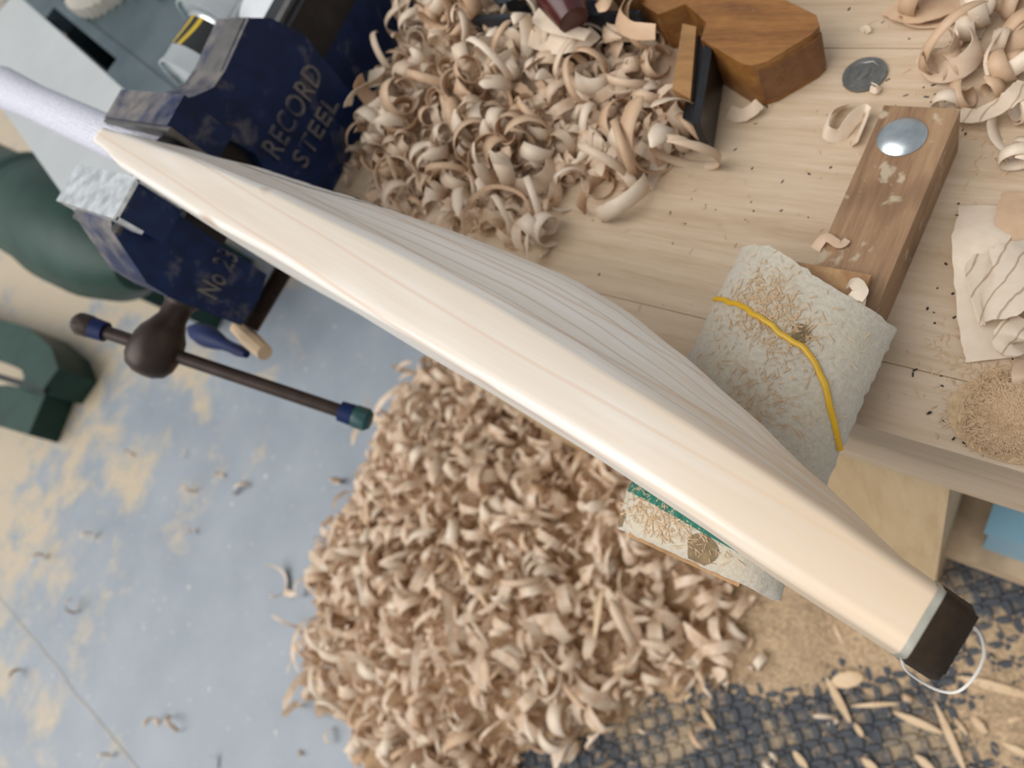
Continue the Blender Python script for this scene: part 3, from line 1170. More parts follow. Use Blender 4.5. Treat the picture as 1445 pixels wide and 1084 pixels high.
# metal hand plane at the back of the shavings heap
def shiftp(bm):
    M_ = Matrix.Translation((0.046, -0.050, 0))
    xform(bm.verts, M_)


mp_ = empty('metal_plane', (-0.37, 0.385, BENCH), 'dark metal hand plane with a polished red-brown handle behind the shavings', 'hand plane')
bm = BM()
vs = box(bm, (-0.515, 0.405, BENCH), (-0.345, 0.465, BENCH + 0.012))
vs += box(bm, (-0.515, 0.405, BENCH + 0.011), (-0.345, 0.409, BENCH + 0.045))
vs += box(bm, (-0.515, 0.461, BENCH + 0.011), (-0.345, 0.465, BENCH + 0.045))
shiftp(bm)
finish(bm, 'sole', 'plane_blue', mp_, bevel=0.0015)
bm = BM()
tube(bm, [(-0.435, 0.435, BENCH + 0.011), (-0.432, 0.433, BENCH + 0.035), (-0.424, 0.425, BENCH + 0.060), (-0.405, 0.405, BENCH + 0.070), (-0.385, 0.385, BENCH + 0.062)],
     [0.014, 0.014, 0.016, 0.019, 0.012], 14)
shiftp(bm)
finish(bm, 'tote', 'tote_red', mp_)
bm = BM()
lathe(bm, (-0.48, 0.430, BENCH + 0.011), (0, 0, 1), [(0, 0.008), (0.02, 0.007), (0.028, 0.013), (0.04, 0.016), (0.05, 0.011), (0.053, 0)], 20)
shiftp(bm)
finish(bm, 'knob', 'plane_blue', mp_)
bm = BM()
lathe(bm, (-0.446, 0.404, BENCH + 0.030), (-0.1, -1, 0.5), [(0, 0.007), (0.006, 0.007), (0.008, 0.005), (0.0081, 0.002)], 14)
shiftp(bm)
finish(bm, 'adjuster', 'worn_iron', mp_)

# ------------------------------------------------------------------ machine table beyond the vice
TBZ = Z(0.440)
mt = empty('saw_table', (-1.35, 0.40, 0), 'white-topped machine table with a grey metal bed and a long black slot', 'machine')
u2 = Vector((0.96, -0.28, 0)).normalized()
v2 = Vector((0.28, 0.96, 0)).normalized()
MO = spot(60, 20, TBZ)
MM = Matrix(((u2.x, v2.x, 0, MO.x), (u2.y, v2.y, 0, MO.y), (0, 0, 1, 0), (0, 0, 0, 1)))


def mt_part(a, b_, name, m, bevel):
    bm = BM()
    vs = box(bm, a, b_)
    xform(vs, MM)
    return finish(bm, name, m, mt, bevel=bevel)


mt_part((-0.9, -0.185, TBZ - 0.03), (0.72, -0.004, TBZ - 0.003), 'white_top', 'white_board', 0.004)
mt_part((-0.9, -0.004, TBZ - 0.05), (0.03, 0.045, TBZ), 'bed_edge', 'machine_plate', 0.004)
mt_part((0.44, -0.004, TBZ - 0.05), (0.90, 0.045, TBZ), 'bed_edge', 'machine_plate', 0.004)
mt_part((0.03, 0.025, TBZ - 0.05), (0.44, 0.045, TBZ), 'bed_edge', 'machine_plate', 0.004)
bm = BM()
zb, zt = TBZ - 0.30, TBZ - 0.045
for a_, b_ in (((0.02, -0.014, zb), (0.45, -0.004, zt)), ((0.02, 0.025, zb), (0.45, 0.035, zt)), ((0.02, -0.004, zb), (0.03, 0.025, zt)),
               ((0.44, -0.004, zb), (0.45, 0.025, zt)), ((0.02, -0.014, zb - 0.01), (0.45, 0.035, zb + 0.001))):
    box(bm, a_, b_)
xform(bm.verts, MM)
finish(bm, 'slot', 'machine_plate', mt)
mt_part((-0.9, 0.045, TBZ - 0.05), (0.90, 0.62, TBZ - 0.0045), 'bed', 'machine_plate', 0.004)
mt_part((0.50, 0.10, 0), (0.80, 0.45, TBZ - 0.045), 'pedestal', 'machine_plate', 0.01)
bm = BM()
kb = MM @ Vector((0.40, 0.17, TBZ - 0.004))
lathe(bm, kb, (0, 0, 1), [(0, 0.028), (0.012, 0.028), (0.016, 0.022), (0.016, 0.012), (0.024, 0.010), (0.0245, 0)], 20)
finish(bm, 'bed_knob', 'slot_black', mt)

# pleated round filter on the machine bed
fl = empty('pleated_filter', spot(180, -70, TBZ), 'round cream pleated paper dust filter lying on the grey machine bed', 'filter')
bm = BM()
fc = fl.location
np_ = 44
ring_o, ring_i, ring_b = [], [], []
for k in range(np_ * 2):
    a = math.pi * k / np_
    rr = 0.150 if k % 2 else 0.138
    ring_o.append(bm.verts.new((fc.x + rr * math.cos(a), fc.y + rr * math.sin(a), TBZ + (0.020 if k % 2 else 0.010))))
    ring_b.append(bm.verts.new((fc.x + rr * math.cos(a), fc.y + rr * math.sin(a), TBZ - 0.005)))
    ring_i.append(bm.verts.new((fc.x + 0.04 * math.cos(a), fc.y + 0.04 * math.sin(a), TBZ + (0.046 if k % 2 else 0.040))))
for k in range(np_ * 2):
    k2 = (k + 1) % (np_ * 2)
    bm.faces.new((ring_o[k], ring_o[k2], ring_i[k2], ring_i[k]))
    bm.faces.new((ring_b[k], ring_b[k2], ring_o[k2], ring_o[k]))
bm.faces.new(ring_i)
finish(bm, 'pleats', 'cream_paper', fl, smooth=0)
bm = BM()
lathe(bm, (fc.x, fc.y, TBZ + 0.040), (0, 0, 1), [(0, 0.05), (0.01, 0.05), (0.014, 0.042), (0.0141, 0)], 24)
finish(bm, 'cap', 'cream_paper', fl)

# folded cloth at the far end of the white top
ck = spot(-20, 2, TBZ - 0.003)
bm = BM()


def cloth(u, v):
    a = u * 2 * math.pi
    r = 0.14 * v
    return Vector((ck.x + r * math.cos(a), ck.y + r * math.sin(a) * 0.8, TBZ + 0.03 * (1 - v * v) + 0.004 * math.sin(a * 5) * v))


rings = [[bm.verts.new(cloth(k / 28, v / 6)) for k in range(28)] for v in range(1, 7)]
for P, Q in zip(rings, rings[1:]):
    for k in range(28):
        bm.faces.new((P[k], P[(k + 1) % 28], Q[(k + 1) % 28], Q[k]))
bm.faces.new(rings[0])
low = [bm.verts.new((v.co.x, v.co.y, TBZ - 0.004)) for v in rings[-1]]
for k in range(28):
    bm.faces.new((rings[-1][k], rings[-1][(k + 1) % 28], low[(k + 1) % 28], low[k]))
o = finish(bm, 'folded_cloth', 'beige_cloth', None, 60)
tag(o, 'crumpled beige cloth on the far end of the white table top', 'cloth')


# tins lying behind the vice
def tin(P0, axis, r, L, label, stripes, stripe_mat):
    axis = Vector(axis).normalized()
    e = empty('tin_can', (P0[0], P0[1], P0[2] - r), label, 'tin can', None)
    bm = BM()
    lathe(bm, P0, axis, [(0.004, r * 0.90), (0.004, r * 0.94), (0, r * 0.965), (0, r), (0.004, r), (0.006, r * 0.975), (L - 0.006, r * 0.975), (L - 0.004, r), (L, r), (L, r * 0.95), (L - 0.004, r * 0.93), (L - 0.004, 0)], 40)
    finish(bm, 'can', 'tin', e)
    bm = BM()
    lathe(bm, Vector(P0) + axis * L * 0.36, axis, [(0, r * 0.979), (L * 0.58, r * 0.979)], 40)
    finish(bm, 'label_wrap', 'label_black', e)
    M = Matrix.Translation(Vector(P0)) @ frame_z(axis)
    up = (M.to_3x3().inverted() @ Vector((0.25, -0.2, 1)))
    a0 = math.atan2(up.y, up.x)
    for da, w_, s0, s1 in stripes:
        bm = BM()
        prev = None
        for k in range(9):
            s = (s0 + (s1 - s0) * k / 8) * L
            a1 = a0 + da + 0.18 * math.sin(k / 8 * 1.6)
            q = [bm.verts.new(M @ Vector((r * 0.986 * math.cos(a1 + d), r * 0.986 * math.sin(a1 + d), s))) for d in (-w_, w_)]
            if prev:
                bm.faces.new((prev[0], prev[1], q[1], q[0]))
            prev = q
        finish(bm, 'label_stripe', stripe_mat, e)
    return e


shz = Z(0.42)
tin((-0.822, 0.258, shz + 0.050), (0.10, 1, 0), 0.050, 0.066, 'silver tin with black label and yellow stripes lying behind the vice jaw',
    [(-0.42, 0.05, 0.36, 0.92), (-0.12, 0.06, 0.36, 0.92), (0.55, 0.03, 0.38, 0.55)], 'label_yellow')
tin((-0.862, 0.340, shz + 0.050), (0.10, 1, 0), 0.050, 0.125, 'silver tin with black label and green lettering lying behind the yellow-striped tin',
    [(-0.35, 0.045, 0.45, 0.9), (0.30, 0.05, 0.5, 0.8)], 'label_green')
tubz = empty('plastic_tub', (-0.765, 0.372, shz), 'white plastic tub standing behind the vice beside the tins', 'tub')
bm = BM()
lathe(bm, (-0.765, 0.372, shz), (0, 0, 1), [(0, 0.034), (0.002, 0.036), (0.06, 0.039), (0.062, 0.037), (0.062, 0.034), (0.012, 0.031), (0.012, 0)], 32)
finish(bm, 'body', 'white_plastic', tubz)
bm = BM()
lathe(bm, (-0.765, 0.372, shz + 0.058), (0, 0, 1), [(0, 0.0405), (0.008, 0.0405), (0.010, 0.038), (0.0101, 0)], 32)
finish(bm, 'lid', 'white_plastic', tubz)
# side shelf carrying the tins, level with the bench
ss = empty('side_stand', (-0.83, 0.43, 0), 'grey-topped side stand beside the bench end carrying the tins', 'stand')
bm = BM()
box(bm, (-0.93, 0.215, shz - 0.025), (-0.702, 0.70, shz))
finish(bm, 'top', 'machine_plate', ss, bevel=0.002)
for x in (-0.90, -0.74):
    for y in (0.50, 0.65):
        bm = BM()
        box(bm, (x, y, 0), (x + 0.03, y + 0.03, shz - 0.024))
        finish(bm, 'leg', 'machine_plate', ss, bevel=0.002)

# ------------------------------------------------------------------ green machine on the floor
gm = empty('green_machine', (-2.35, 0.15, 0), 'dark green cast machine with a round motor housing standing on the floor', 'machine')
G0, G1 = spot(-60, 228, 0.46), spot(190, 372, 0.46)
gax = (G1 - G0)
GL = gax.length
bm = BM()
lathe(bm, G0, gax, [(0, 0.10), (0.01, 0.125), (GL * 0.55, 0.130), (GL * 0.57, 0.150), (GL * 0.63, 0.160), (GL * 0.655, 0.155)], 40)
finish(bm, 'housing', 'machine_green', gm)
bm = BM()
lathe(bm, G0, gax, [(GL * 0.50, 0.128), (GL * 0.505, 0.150), (GL * 0.55, 0.162), (GL * 0.58, 0.162), (GL * 0.60, 0.15)], 40)
finish(bm, 'flange', 'machine_green', gm)
bm = BM()
lathe(bm, G0, gax, [(GL * 0.64, 0.158), (GL * 0.74, 0.165), (GL * 0.86, 0.150), (GL * 0.96, 0.115), (GL * 1.02, 0.06), (GL * 1.03, 0)], 40)
finish(bm, 'end_dome', 'machine_green', gm)
bm = BM()
gc = G0.lerp(G1, 0.62)
box(bm, (gc.x - 0.45, gc.y - 0.10, 0), (gc.x + 0.30, gc.y + 0.16, 0.36))
finish(bm, 'pedestal', 'machine_green', gm, bevel=0.02)
bm = BM()
g2 = spot(160, 398, 0.30)
box(bm, (g2.x - 0.30, g2.y - 0.01, 0.16), (g2.x + 0.16, g2.y + 0.12, 0.34))
finish(bm, 'motor_box', 'machine_green', gm, bevel=0.015)
bm = BM()
g3 = spot(142, 404, 0.26)
box(bm, (g3.x - 0.04, g3.y - 0.02, 0.23), (g3.x + 0.05, g3.y + 0.06, 0.27))
finish(bm, 'switch', 'dull_red', gm, bevel=0.006)

# green cast foot lying beside it
gf = empty('green_casting', spot(30, 540, 0.0), 'dark green curved machine guard lying on the dusty floor', 'machine part')
bm = BM()
arc0 = [spot(px, py, 0.14) for px, py in ((-90, 420), (-10, 448), (40, 462), (72, 490), (82, 520), (62, 548), (60, 552))]
arc_in = [spot(px, py, 0.14) for px, py in ((-110, 470), (-30, 500), (8, 512), (30, 522), (34, 532), (28, 545), (24, 548))]
n_ = len(arc0)
vt = [bm.verts.new(p) for p in arc0]
vi = [bm.verts.new(p) for p in arc_in]
vtb = [bm.verts.new((p.x, p.y, 0.0)) for p in arc0]
vib = [bm.verts.new((p.x, p.y, 0.0)) for p in arc_in]
for i in range(n_ - 1):
    bm.faces.new((vt[i], vt[i + 1], vi[i + 1], vi[i]))
    bm.faces.new((vt[i], vtb[i], vtb[i + 1], vt[i + 1]))
    bm.faces.new((vi[i], vi[i + 1], vib[i + 1], vib[i]))
bm.faces.new((vt[0], vi[0], vib[0], vtb[0]))
bm.faces.new((vt[-1], vtb[-1], vib[-1], vi[-1]))
finish(bm, 'curved_guard', 'machine_green', gf, smooth=50)
bm = BM()
qd = [spot(px, py, 0.10) for px, py in ((12, 543), (64, 556), (40, 614), (-40, 590), (-30, 545))]
prism(bm, [(p.x, p.y) for p in qd], 0.0, 0.10, 'z')
finish(bm, 'foot_plate', 'machine_green', gf, bevel=0.008)
bm = BM()
tube(bm, [spot(-20, 526, 0.13), spot(66, 552, 0.13)], 0.011, 10)
finish(bm, 'pivot_rod', 'black_iron', gf)


# ------------------------------------------------------------------ wood shavings
def curl_mesh(name, r0, r1, turns, width, drift, segs, rnd, thick=0.0005, wav=0.12, mat_='shaving'):
    me_b = BM()
    rings = []
    ph = rnd.uniform(0, 6)
    for i in range(segs + 1):
        k = i / segs
        a = turns * 2 * math.pi * k
        r = r0 + (r1 - r0) * k
        r *= 1 + 0.10 * math.sin(a * 1.3 + ph)
        w_ = width * (1 - 0.85 * max(0, (abs(k - 0.5) * 2 - 0.8) / 0.2) ** 1.5) * (1 + wav * mnoise.noise((k * 9, ph, 0)))
        c = drift * (k - 0.5) + 0.12 * width * math.sin(k * 4 + ph)
        o_ = Vector((r * math.cos(a), 0, r * math.sin(a)))
        i_ = Vector(((r - thick) * math.cos(a), 0, (r - thick) * math.sin(a)))
        cup = 0.06 * width
        row = []
        for base in (o_, i_):
            for q in (-0.5, 0.0, 0.5):
                p = base * (1 + (cup / max(r, 0.004)) * (1 - 4 * q * q) * 0.5)
                fr = 1 + wav * 0.7 * mnoise.noise((k * 14, q * 7 + ph, 4))
                row.append(me_b.verts.new((p.x, c + q * w_ * fr, p.z)))
        rings.append(row)
    for P, Q in zip(rings, rings[1:]):
        for u, v in ((0, 1), (1, 2), (4, 3), (5, 4), (2, 5), (3, 0)):
            me_b.faces.new((P[u], Q[u], Q[v], P[v]))
    for f in me_b.faces:
        f.smooth = True
    for e in me_b.edges:
        if len(e.link_faces) == 2 and e.calc_face_angle(0) > math.radians(60):
            e.smooth = False
    me = bpy.data.meshes.new(name)
    me_b.to_mesh(me)
    me_b.free()
    me.materials.append(MATS[mat_])
    return me


def simple_curl(bm, M, r0, r1, turns, width, segs, ph):
    prev = None
    for i in range(segs + 1):
        k = i / segs
        a = turns * 2 * math.pi * k
        r = (r0 + (r1 - r0) * k) * (1 + 0.1 * math.sin(a + ph))
        w_ = width * (1 - 0.8 * max(0, (abs(k - 0.5) * 2 - 0.75) / 0.25))
        q = [bm.verts.new(M @ Vector((r * math.cos(a), d * w_ / 2 + 0.25 * width * math.sin(k * 3 + ph), r * math.sin(a)))) for d in (-1, 1)]
        if prev:
            bm.faces.new((prev[0], prev[1], q[1], q[0])).smooth = True
        prev = q


VARS = []
KIND = []
for i in range(30):
    q = i % 5
    if q in (0, 1):
        VARS.append(curl_mesh('shaving', R.uniform(0.007, 0.011), R.uniform(0.012, 0.019), R.uniform(0.9, 1.9), R.uniform(0.008, 0.014), R.uniform(-0.02, 0.02), 36, R))
        KIND.append('rolled')
    elif q == 2:
        VARS.append(curl_mesh('shaving', R.uniform(0.016, 0.022), R.uniform(0.022, 0.034), R.uniform(0.35, 0.7), R.uniform(0.008, 0.015), R.uniform(-0.012, 0.012), 24, R))
        KIND.append('open curved')
    elif q == 3:
        VARS.append(curl_mesh('shaving', R.uniform(0.005, 0.007), R.uniform(0.008, 0.012), R.uniform(1.4, 2.6), R.uniform(0.006, 0.010), R.uniform(-0.03, 0.03), 40, R))
        KIND.append('tightly coiled')
    else:
        VARS.append(curl_mesh('shaving', R.uniform(0.014, 0.019), R.uniform(0.019, 0.027), R.uniform(0.7, 1.2), R.uniform(0.003, 0.007), R.uniform(-0.02, 0.02), 30, R))
        KIND.append('narrow looped')


def near(x, y, refs):
    return min(refs, key=lambda r: (x - r[1]) ** 2 + (y - r[2]) ** 2)[0]


def put(me, x, y, zsurf, rot, scale, label, group, sink=0.0, name='wood_shaving', cat='wood shaving'):
    o = bpy.data.objects.new(name, me)
    COL.objects.link(o)
    m = Euler(rot).to_matrix() * 1.0
    zmin = min((m @ v.co).z for v in me.vertices) * scale
    o.location = (x, y, zsurf - zmin - sink)
    o.rotation_euler = rot
    o.scale = (scale, scale, scale)
    tag(o, label, cat, group)
    return o


def rrot(rnd, flatness=1.0):
    return (rnd.uniform(-1.2, 1.2) * flatness, rnd.uniform(-math.pi, math.pi), rnd.uniform(0, 2 * math.pi))


# heap on the bench, between vice and wooden plane
HEAP = [(-0.485, 0.275, 0.085, 0.040), (-0.43, 0.33, 0.09, 0.036), (-0.50, 0.37, 0.09, 0.045), (-0.40, 0.265, 0.075, 0.025), (-0.335, 0.345, 0.06, 0.018), (-0.47, 0.205, 0.05, 0.012)]


def heap_h(x, y):
    h = 0
    for cx, cy, r, k in HEAP:
        d = math.hypot(x - cx, y - cy) / r
        if d < 1:
            h = max(h, k * (1 - d * d) ** 1.0)
    return h


def in_heap(px, py):
    poly = [(500, 150), (470, 210), (505, 285), (560, 292), (650, 330), (745, 360), (765, 320), (800, 255), (870, 265), (935, 240), (1005, 190), (950, 150), (925, 70), (885, 10), (870, -40), (580, -40), (590, 60), (545, 120)]
    if 712 < px < 862 and py < 48:
        return False
    ins = False
    j = len(poly) - 1
    for i in range(len(poly)):
        xi, yi = poly[i]
        xj, yj = poly[j]
        if (yi > py) != (yj > py) and px < (xj - xi) * (py - yi) / (yj - yi) + xi:
            ins = not ins
        j = i
    return ins


bm = BM()
nxx, nyy = 56, 44
grid = {}
for i in range(nxx + 1):
    for j in range(nyy + 1):
        x, y = -0.60 + 0.34 * i / nxx, 0.155 + 0.31 * j / nyy
        h = heap_h(x, y) * 0.55
        if x > -0.585 or y < 0.15:
            pass
        if x < -0.592:
            h = 0
        if h > 0.0008:
            h += 0.006 * (0.5 + mnoise.noise((x * 90, y * 90, 2)))
        grid[i, j] = (x, y, h)
vv = {}
for i in range(nxx):
    for j in range(nyy):
        q = [(i, j), (i + 1, j), (i + 1, j + 1), (i, j + 1)]
        if max(grid[k][2] for k in q) > 0.001:
            for k in q:
                if k not in vv:
                    g = grid[k]
                    vv[k] = bm.verts.new((g[0], g[1], BENCH + max(0.0, g[2]) + 0.0006))
            bm.faces.new([vv[k] for k in q])
rs = random.Random(5)
cnt = 0
while cnt < 620:
    px, py = rs.uniform(470, 1010), rs.uniform(-40, 362)
    if not in_heap(px, py):
        continue
    p = spot(px, py, BENCH)
    h = heap_h(p.x, p.y)
    if p.x < -0.585 or p.y > 0.47:
        continue
    cnt += 1
    sc = rs.uniform(0.4, 0.9)
    M = Matrix.Translation((p.x, p.y, BENCH + h * rs.uniform(0.5, 0.9) + 0.008 * sc)) @ Euler(rrot(rs)).to_matrix().to_4x4()
    simple_curl(bm, M, 0.009 * sc, 0.018 * sc, rs.uniform(0.4, 1.2), 0.010 * sc, 10, rs.uniform(0, 6))
o = finish(bm, 'shavings_heap', 'shaving_stuff', None, 0)
for p in o.data.polygons:
    p.use_smooth = True
tag(o, 'small pale wood shavings filling the heap on the bench', 'wood shavings', kind='stuff')

HREF = [('beside the blue vice', -0.56, 0.26), ('next to the wooden plane wedge', -0.28, 0.30), ('in front of the metal plane', -0.42, 0.40), ('just behind the bat', -0.45, 0.20), ('at its crest', -0.46, 0.31)]
rs = random.Random(21)
n = 0
placed = []
while n < 175:
    px, py = rs.uniform(465, 1010), rs.uniform(-30, 362)
    if not in_heap(px, py):
        continue
    p = spot(px, py, BENCH + 0.02)
    if p.x < -0.575 or p.y > 0.46 or p.y < 0.165:
        continue
    if (p.x - (-0.25)) ** 2 + (p.y - 0.33) ** 2 < 0.02 ** 2:
        continue
    h = heap_h(p.x, p.y)
    dens = 1.0 if h > 0.01 else 0.35
    if rs.random() > dens:
        continue
    if any((p.x - a) ** 2 + (p.y - b_) ** 2 < 0.008 ** 2 for a, b_ in placed):
        continue
    placed.append((p.x, p.y))
    n += 1
    vi_ = rs.randrange(len(VARS))
    wh = near(p.x, p.y, HREF)
    put(VARS[vi_], p.x, p.y, BENCH + h * rs.uniform(0.8, 1.05), rrot(rs), rs.uniform(0.8, 1.15),
        KIND[vi_] + ' pale wood shaving in the bench heap ' + wh, 'shavings heaped on the bench ' + wh, 0.002)

# loose curls beside the bolted arm and coin
G2 = 'shavings scattered on the bench beside the bolted arm'
L2 = ' pale wood shaving lying on the bench beyond the bolted timber arm'
right_pts = [(1345, 70, 1.2), (1375, 95, 1.3), (1335, 95, 1.0), (1330, 145, 0.8), (1360, 135, 0.7), (1400, 120, 0.7), (1380, 20, 1.0), (1365, 40, 0.9), (1330, 5, 1.2),
             (1300, -5, 1.3), (1425, 8, 0.8), (1440, 90, 1.1), (1420, 100, 1.0), (1438, 150, 1.0), (1430, 185, 0.8), (1440, 215, 0.9), (1410, 60, 0.8), (1435, 225, 0.7), (1440, 40, 0.9), (1400, -5, 1.0)]
for px, py, sc in right_pts:
    p = spot(px, py, BENCH + 0.008)
    vi_ = rs.randrange(len(VARS))
    put(VARS[vi_], p.x, p.y, BENCH, rrot(rs, 0.7), sc * 0.8, KIND[vi_] + L2, G2, 0.0008)
# large special pieces, each its own shape


def ribbon(name, pts, width, label, cat='wood shaving', group=None, twist=None, up=(0, 0, 1), thick=0.0006, mat_='shaving', crack=0):
    """ribbon along 3-D points, lying with its width across the path"""
    P = [Vector(p) for p in pts]
    fine = []
    for i in range(len(P) - 1):
        p0, p1, p2, p3 = P[max(i - 1, 0)], P[i], P[i + 1], P[min(i + 2, len(P) - 1)]
        for k in range(8):
            t = k / 8
            fine.append(0.5 * ((2 * p1) + (p2 - p0) * t + (2 * p0 - 5 * p1 + 4 * p2 - p3) * t * t + (3 * p1 - p0 - 3 * p2 + p3) * t * t * t))
    fine.append(P[-1])
    bm = BM()
    rows = []
    nf = len(fine)
    for i, p in enumerate(fine):
        d = (fine[min(i + 1, nf - 1)] - fine[max(i - 1, 0)]).normalized()
        k = i / (nf - 1)
        upv = Vector(up)
        if twist:
            upv = Matrix.Rotation(twist[0] + (twist[1] - twist[0]) * k, 3, d) @ upv
        s = d.cross(upv).normalized()
        nrm = s.cross(d).normalized()
        w_ = (width[0] + (width[1] - width[0]) * k) * (1 + 0.10 * mnoise.noise((i * 0.5, width[0] * 900, 0)))
        row = []
        for q in range(7):
            f = q / 6 - 0.5
            off = 0.04 * w_ * (1 - 4 * f * f) + (0.0005 * mnoise.noise((i * 0.4, q * 3.0, 2)) if crack else 0)
            row.append(bm.verts.new(p + s * w_ * f + nrm * off))
        for q in range(7):
            row.append(bm.verts.new(row[q].co - nrm * thick))
        rows.append(row)
    for A_, B_ in zip(rows, rows[1:]):
        for q in range(6):
            bm.faces.new((A_[q], A_[q + 1], B_[q + 1], B_[q]))
            bm.faces.new((A_[7 + q], B_[7 + q], B_[8 + q], A_[8 + q]))
        bm.faces.new((A_[0], B_[0], B_[7], A_[7]))
        bm.faces.new((A_[6], A_[13], B_[13], B_[6]))
    base = sum(fine, Vector()) / nf
    o = finish(bm, name, mat_, None, 60, loc=base)
    tag(o, label, cat, group)
    return o


B = lambda px, py, dz: spot(px, py, BENCH + dz)
ribbon('wood_shaving', [B(1395, 292, 0.002), B(1383, 340, 0.012), B(1385, 400, 0.008), B(1392, 470, 0.004), B(1398, 508, 0.002)], (0.028, 0.022),
       'wide flat translucent wood shaving lying under the cracked one on the bench', crack=1)
ribbon('wood_shaving', [B(1500, 372, 0.010), B(1450, 385, 0.018), B(1410, 398, 0.018), B(1385, 406, 0.013), B(1370, 412, 0.010)], (0.040, 0.042),
       'wide cracked wood shaving folded over the flat one near the bench edge', crack=1, mat_='shaving_crack')
ribbon('wood_shaving', [B(1450, 455, 0.012), B(1430, 470, 0.014), B(1425, 485, 0.009), B(1436, 482, 0.005), B(1450, 478, 0.004)], (0.016, 0.014),
       'rolled end of a wide wood shaving beside the cracked one', crack=1, mat_='shaving_crack')
ribbon('wood_shaving', [B(1450, 275, 0.004), B(1440, 310, 0.010), B(1455, 340, 0.010)], (0.024, 0.022), 'pinkish flat wood shaving behind the cracked one on the bench', crack=1)
ribbon('wood_shaving', [B(1450, 510, 0.002), B(1440, 530, 0.008), B(1444, 548, 0.003)], (0.010, 0.006), 'short curled wood shaving beside the fine sawdust heap on the bench')
ribbon('wood_shaving', [B(1350, 160, 0.006), B(1375, 163, 0.010), B(1405, 152, 0.014), B(1430, 135, 0.018), B(1450, 118, 0.016)], (0.010, 0.012),
       'long fibrous wood shaving trailing behind the bolted timber arm', crack=1, mat_='shaving_crack')
ribbon('wood_shaving', [B(1450, 12, 0.006), B(1415, 40, 0.014), B(1392, 75, 0.020), B(1393, 105, 0.014), B(1410, 138, 0.002)], (0.004, 0.002),
       'thin arching strand of wood shaving in the scattered curls', twist=(0.9, 1.1))
ribbon('wood_shaving', [B(1302, 70, 0.006), B(1312, 90, 0.010), B(1340, 82, 0.016), B(1352, 58, 0.018), B(1340, 45, 0.016)], (0.012, 0.014),
       'broad looped wood shaving near the coin', twist=(1.2, 1.3))
ribbon('wood_shaving', [B(1300, 75, 0.004), B(1320, 100, 0.008), B(1355, 95, 0.014), B(1380, 70, 0.018), B(1376, 50, 0.016)], (0.012, 0.016),
       'broad wavy wood shaving in front of the looped one near the coin', twist=(0.9, 1.2))
ribbon('wood_shaving', [B(1262, 5, 0.003), B(1290, 14, 0.006), B(1320, 8, 0.006), B(1345, -4, 0.004)], (0.020, 0.022), 'flat scalloped wood shaving at the back of the bench near the coin', crack=1)
ribbon('wood_shaving', [B(1195, 150, 0.002), B(1172, 160, 0.008), B(1165, 185, 0.008), B(1185, 192, 0.004), B(1205, 168, 0.008), B(1222, 160, 0.006), B(1205, 205, 0.003)], (0.009, 0.010),
       'tan wavy wood shaving lying between the coin and bolted timber arm', twist=(1.1, 1.1))
ribbon('wood_shaving', [B(1228, 125, 0.003), B(1236, 128, 0.005), B(1241, 122, 0.004), B(1232, 117, 0.004)], (0.004, 0.004), 'tiny curled wood shaving resting on the coin edge', twist=(1.0, 1.0))
ribbon('wood_shaving', [B(1215, 44, 0.001), B(1222, 40, 0.004), B(1226, 46, 0.002)], (0.004, 0.004), 'tiny curled wood shaving between wooden plane and bench back', twist=(1, 1))
ribbon('wood_shaving', [B(1028, 158, 0.002), B(1045, 163, 0.004), B(1062, 155, 0.008), B(1072, 145, 0.010)], (0.010, 0.008), 'curved pale wood shaving under the front end of the wooden plane', twist=(0.4, 0.8))
ribbon('wood_shaving', [spot(1196, 402, Z(0.372)), spot(1205, 398, Z(0.366)), spot(1214, 410, Z(0.364)), spot(1206, 425, Z(0.366)), spot(1220, 432, Z(0.370))], (0.005, 0.010),
       'torn white shaving stuck on the corner of the felt pad')
ribbon('wood_shaving', [spot(1150, 352, Z(0.381)), spot(1165, 335, Z(0.378)), spot(1185, 345, Z(0.379)), spot(1196, 338, Z(0.380))], (0.006, 0.004),
       'torn white wood fibre lying on the timber arm beside the felt pad')
# big pieces in and around the bench heap
for i, (px, py, L_) in enumerate([(835, 235, 'broad cream wood shaving standing on edge in front of the heap'),
                                  (875, 225, 'broad white wood shaving standing on edge beside the wooden plane iron'),
                                  (905, 125, 'short white wood shaving curled beside the plane wedge')]):
    p = B(px, py, 0)
    me = curl_mesh('shaving', 0.020, 0.017, 0.42, 0.013, 0.002, 22, R)
    put(me, p.x, p.y, BENCH + 0.001, (0.25, 1.9, 1.2 + 0.2 * i), 1.0 if i < 2 else 0.75, L_, None, 0.001)
ribbon('wood_shaving', [B(520, 112, 0.03), B(540, 108, 0.045), B(500, 130, 0.06), B(490, 150, 0.055)], (0.016, 0.012), 'bent wood shaving leaning against the lettered side of the vice', twist=(0.5, 0.9))
ribbon('wood_shaving', [B(745, 320, 0.010), B(742, 340, 0.022), B(744, 365, 0.012)], (0.010, 0.010), 'pale upright wood shaving behind the bat near the heap corner', twist=(0.8, 0.8))
ribbon('wood_shaving', [B(660, 350, 0.02), B(655, 300, 0.03), B(690, 265, 0.035), B(735, 275, 0.03), B(750, 310, 0.02)], (0.004, 0.003), 'thin looping strand of shaving at the front of the heap', twist=(0.9, 0.9))
ribbon('wood_shaving', [B(700, 255, 0.012), B(740, 265, 0.018), B(775, 250, 0.018), B(775, 220, 0.014), B(730, 210, 0.012)], (0.018, 0.014), 'large tan wood shaving bent into a ring at the heap front', twist=(1.3, 1.3))
ribbon('wood_shaving', [B(748, 50, 0.04), B(780, 62, 0.045), B(820, 58, 0.045), B(840, 45, 0.04)], (0.016, 0.012), 'boat-shaped wood shaving in front of the metal plane', twist=(0.6, 0.6))
